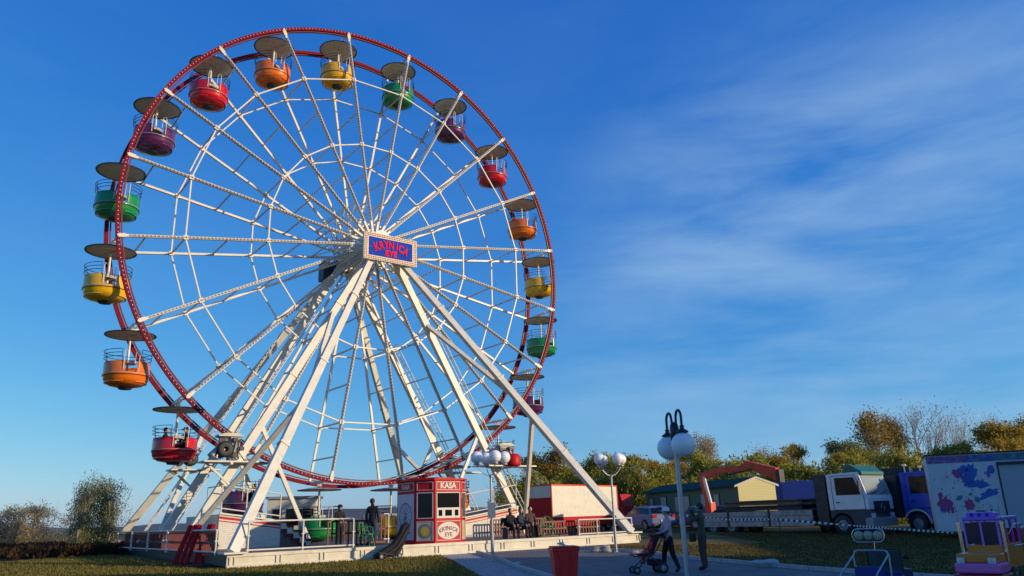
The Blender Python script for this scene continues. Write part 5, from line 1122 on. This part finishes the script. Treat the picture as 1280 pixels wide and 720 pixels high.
# dark weeds and dry hedge on the left
def weeds(name, lab, n, fn, sz, mt, cat):
    rn = random.Random(len(lab)); V = []; F = []
    for _ in range(n):
        x, y, hgt = fn(rn); z = G(x, y)+rn.random()*hgt; a = rn.uniform(0, 2*pi); s = sz*rn.uniform(.5, 1.4); i0 = len(V); c = Vector((x, y, z)); u = Vector((cos(a), sin(a), rn.uniform(-.5, .5)))*s*.4; v = Vector((rn.uniform(-.4, .4), rn.uniform(-.4, .4), 1))*s
        V += [c-u, c+u, c+v]; F.append((i0, i0+1, i0+2))
    m = MB(); m.add(V, F); o = m.build(name, mt, recalc=False); tag(o, lab, cat, kind='stuff')
LM['dry'] = leafmat('leaf_dry', (.03, .022, .012), (.06, .035, .018), (.11, .055, .025))
weeds('dry_hedge', 'low dark brown tangle of dry weeds at the left', 16000, lambda r: (lambda t_, w_: (-34+t_*15.5+w_*1.5, 49-t_*13+w_*2.2, .42))(r.random(), r.gauss(0, .8)), .16, LM['dry'], 'weeds')
LM['blade'] = leafmat('grass_blades', (.11, .10, .022), (.20, .17, .035), (.32, .25, .08))
def gl(r):
    while True:
        x, y = r.uniform(-20, -1), r.uniform(20, 36)
        u = (x-CX)*cos(A)+(y-CY)*sin(A); n_ = (x-CX)*sin(A)-(y-CY)*cos(A)
        if (n_ > 8.7 or u < -9.8) and x < -1.3-(y-22.4)*.22: return x, y, .01
weeds('grass', 'olive grass blades on the lawn left of the gravel', 60000, gl, .06, LM['blade'], 'grass')
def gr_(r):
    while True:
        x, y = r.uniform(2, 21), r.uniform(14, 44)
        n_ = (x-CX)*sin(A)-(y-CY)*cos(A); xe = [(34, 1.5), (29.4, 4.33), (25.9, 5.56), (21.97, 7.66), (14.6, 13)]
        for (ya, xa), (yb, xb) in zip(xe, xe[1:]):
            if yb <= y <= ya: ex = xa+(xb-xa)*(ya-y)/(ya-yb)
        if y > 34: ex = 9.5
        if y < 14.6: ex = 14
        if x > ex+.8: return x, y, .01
rl = random.Random(77); m = MB()
for i in range(420):      # fallen leaves and small tufts that break up the lawn
    x, y, _ = gl(rl); z = G(x, y)+.035; a = rl.uniform(0, 6.28); s_ = rl.uniform(.025, .055); m.quad((x-s_*cos(a), y-s_*sin(a), z), (x+s_*sin(a), y-s_*cos(a), z+.01), (x+s_*cos(a), y+s_*sin(a), z+.02), (x-s_*sin(a), y+s_*cos(a), z+.005))
tag(m.build('fallen_leaves', leafmat('leaf_fallen', (.20, .09, .02), (.36, .20, .05), (.50, .38, .16)), recalc=False), 'brown and yellow leaves fallen on the lawn', 'leaves', kind='stuff')
weeds('grass', 'shaded grass blades on the field in front of the trucks', 60000, gr_, .05, leafmat('grass_blades_shaded', (.07, .055, .018), (.13, .10, .03), (.20, .15, .05)), 'grass')  # darker copy of the lawn's blade colours, the field's shade painted in

# ------------------------------------------------------------------ unseen houses added off to the right, sized to shade path and trucks
hb = mat('occluder_render', (.45, .40, .33), .8, var=.1)
def occluder(lab, x, y0, y1, hgt, d=11):
    g = thing('occluder', lab, 'occluder', (x, (y0+y1)/2, -.3)); w_ = (y1-y0)/2; e = hgt-2.2
    m = MB(); m.bb(0, d, -w_, w_, 0, e); m.build('wall', hb, g)
    m = MB(); m.prism([(-.4, e), (d+.4, e), (d/2, e+.01+2.2*1.25), (1.0, hgt+.3-.3), (-.4, e+.12)] if False else [(-.4, e+.004), (d+.4, e+.004), (d*.6, hgt+.3), (d*.1, hgt+.3)], (-w_-.3, w_+.3)); m.build('roof', mat('occluder_roof', (.22, .07, .04), .8, var=.2), g)
    n = max(2, int((y1-y0)/3)); fl = int(e//2.9)
    for i in range(n):
        for f_ in range(fl):
            yy = -w_+(i+.5)*2*w_/n; m = MB(); m.bb(-.03, -.002, yy-.55, yy+.55, 1+f_*2.9, 2.3+f_*2.9); w__ = m.build('window', 'glass', g); m = MB()
            m.bb(-.06, -.031, yy-.62, yy-.55, .95+f_*2.9, 2.35+f_*2.9); m.bb(-.06, -.031, yy+.55, yy+.62, .95+f_*2.9, 2.35+f_*2.9); m.build('frame', 'white', w__)
occluder('tall unseen added house beside the path, out to the right', 38, -14, 8, 13.2); occluder('middle unseen added house beside the path, out to the right', 38, 8.4, 15.5, 10.7); occluder('long low unseen added house beyond the painted trailer, out to the right', 38, 16, 43.0, 7.7)
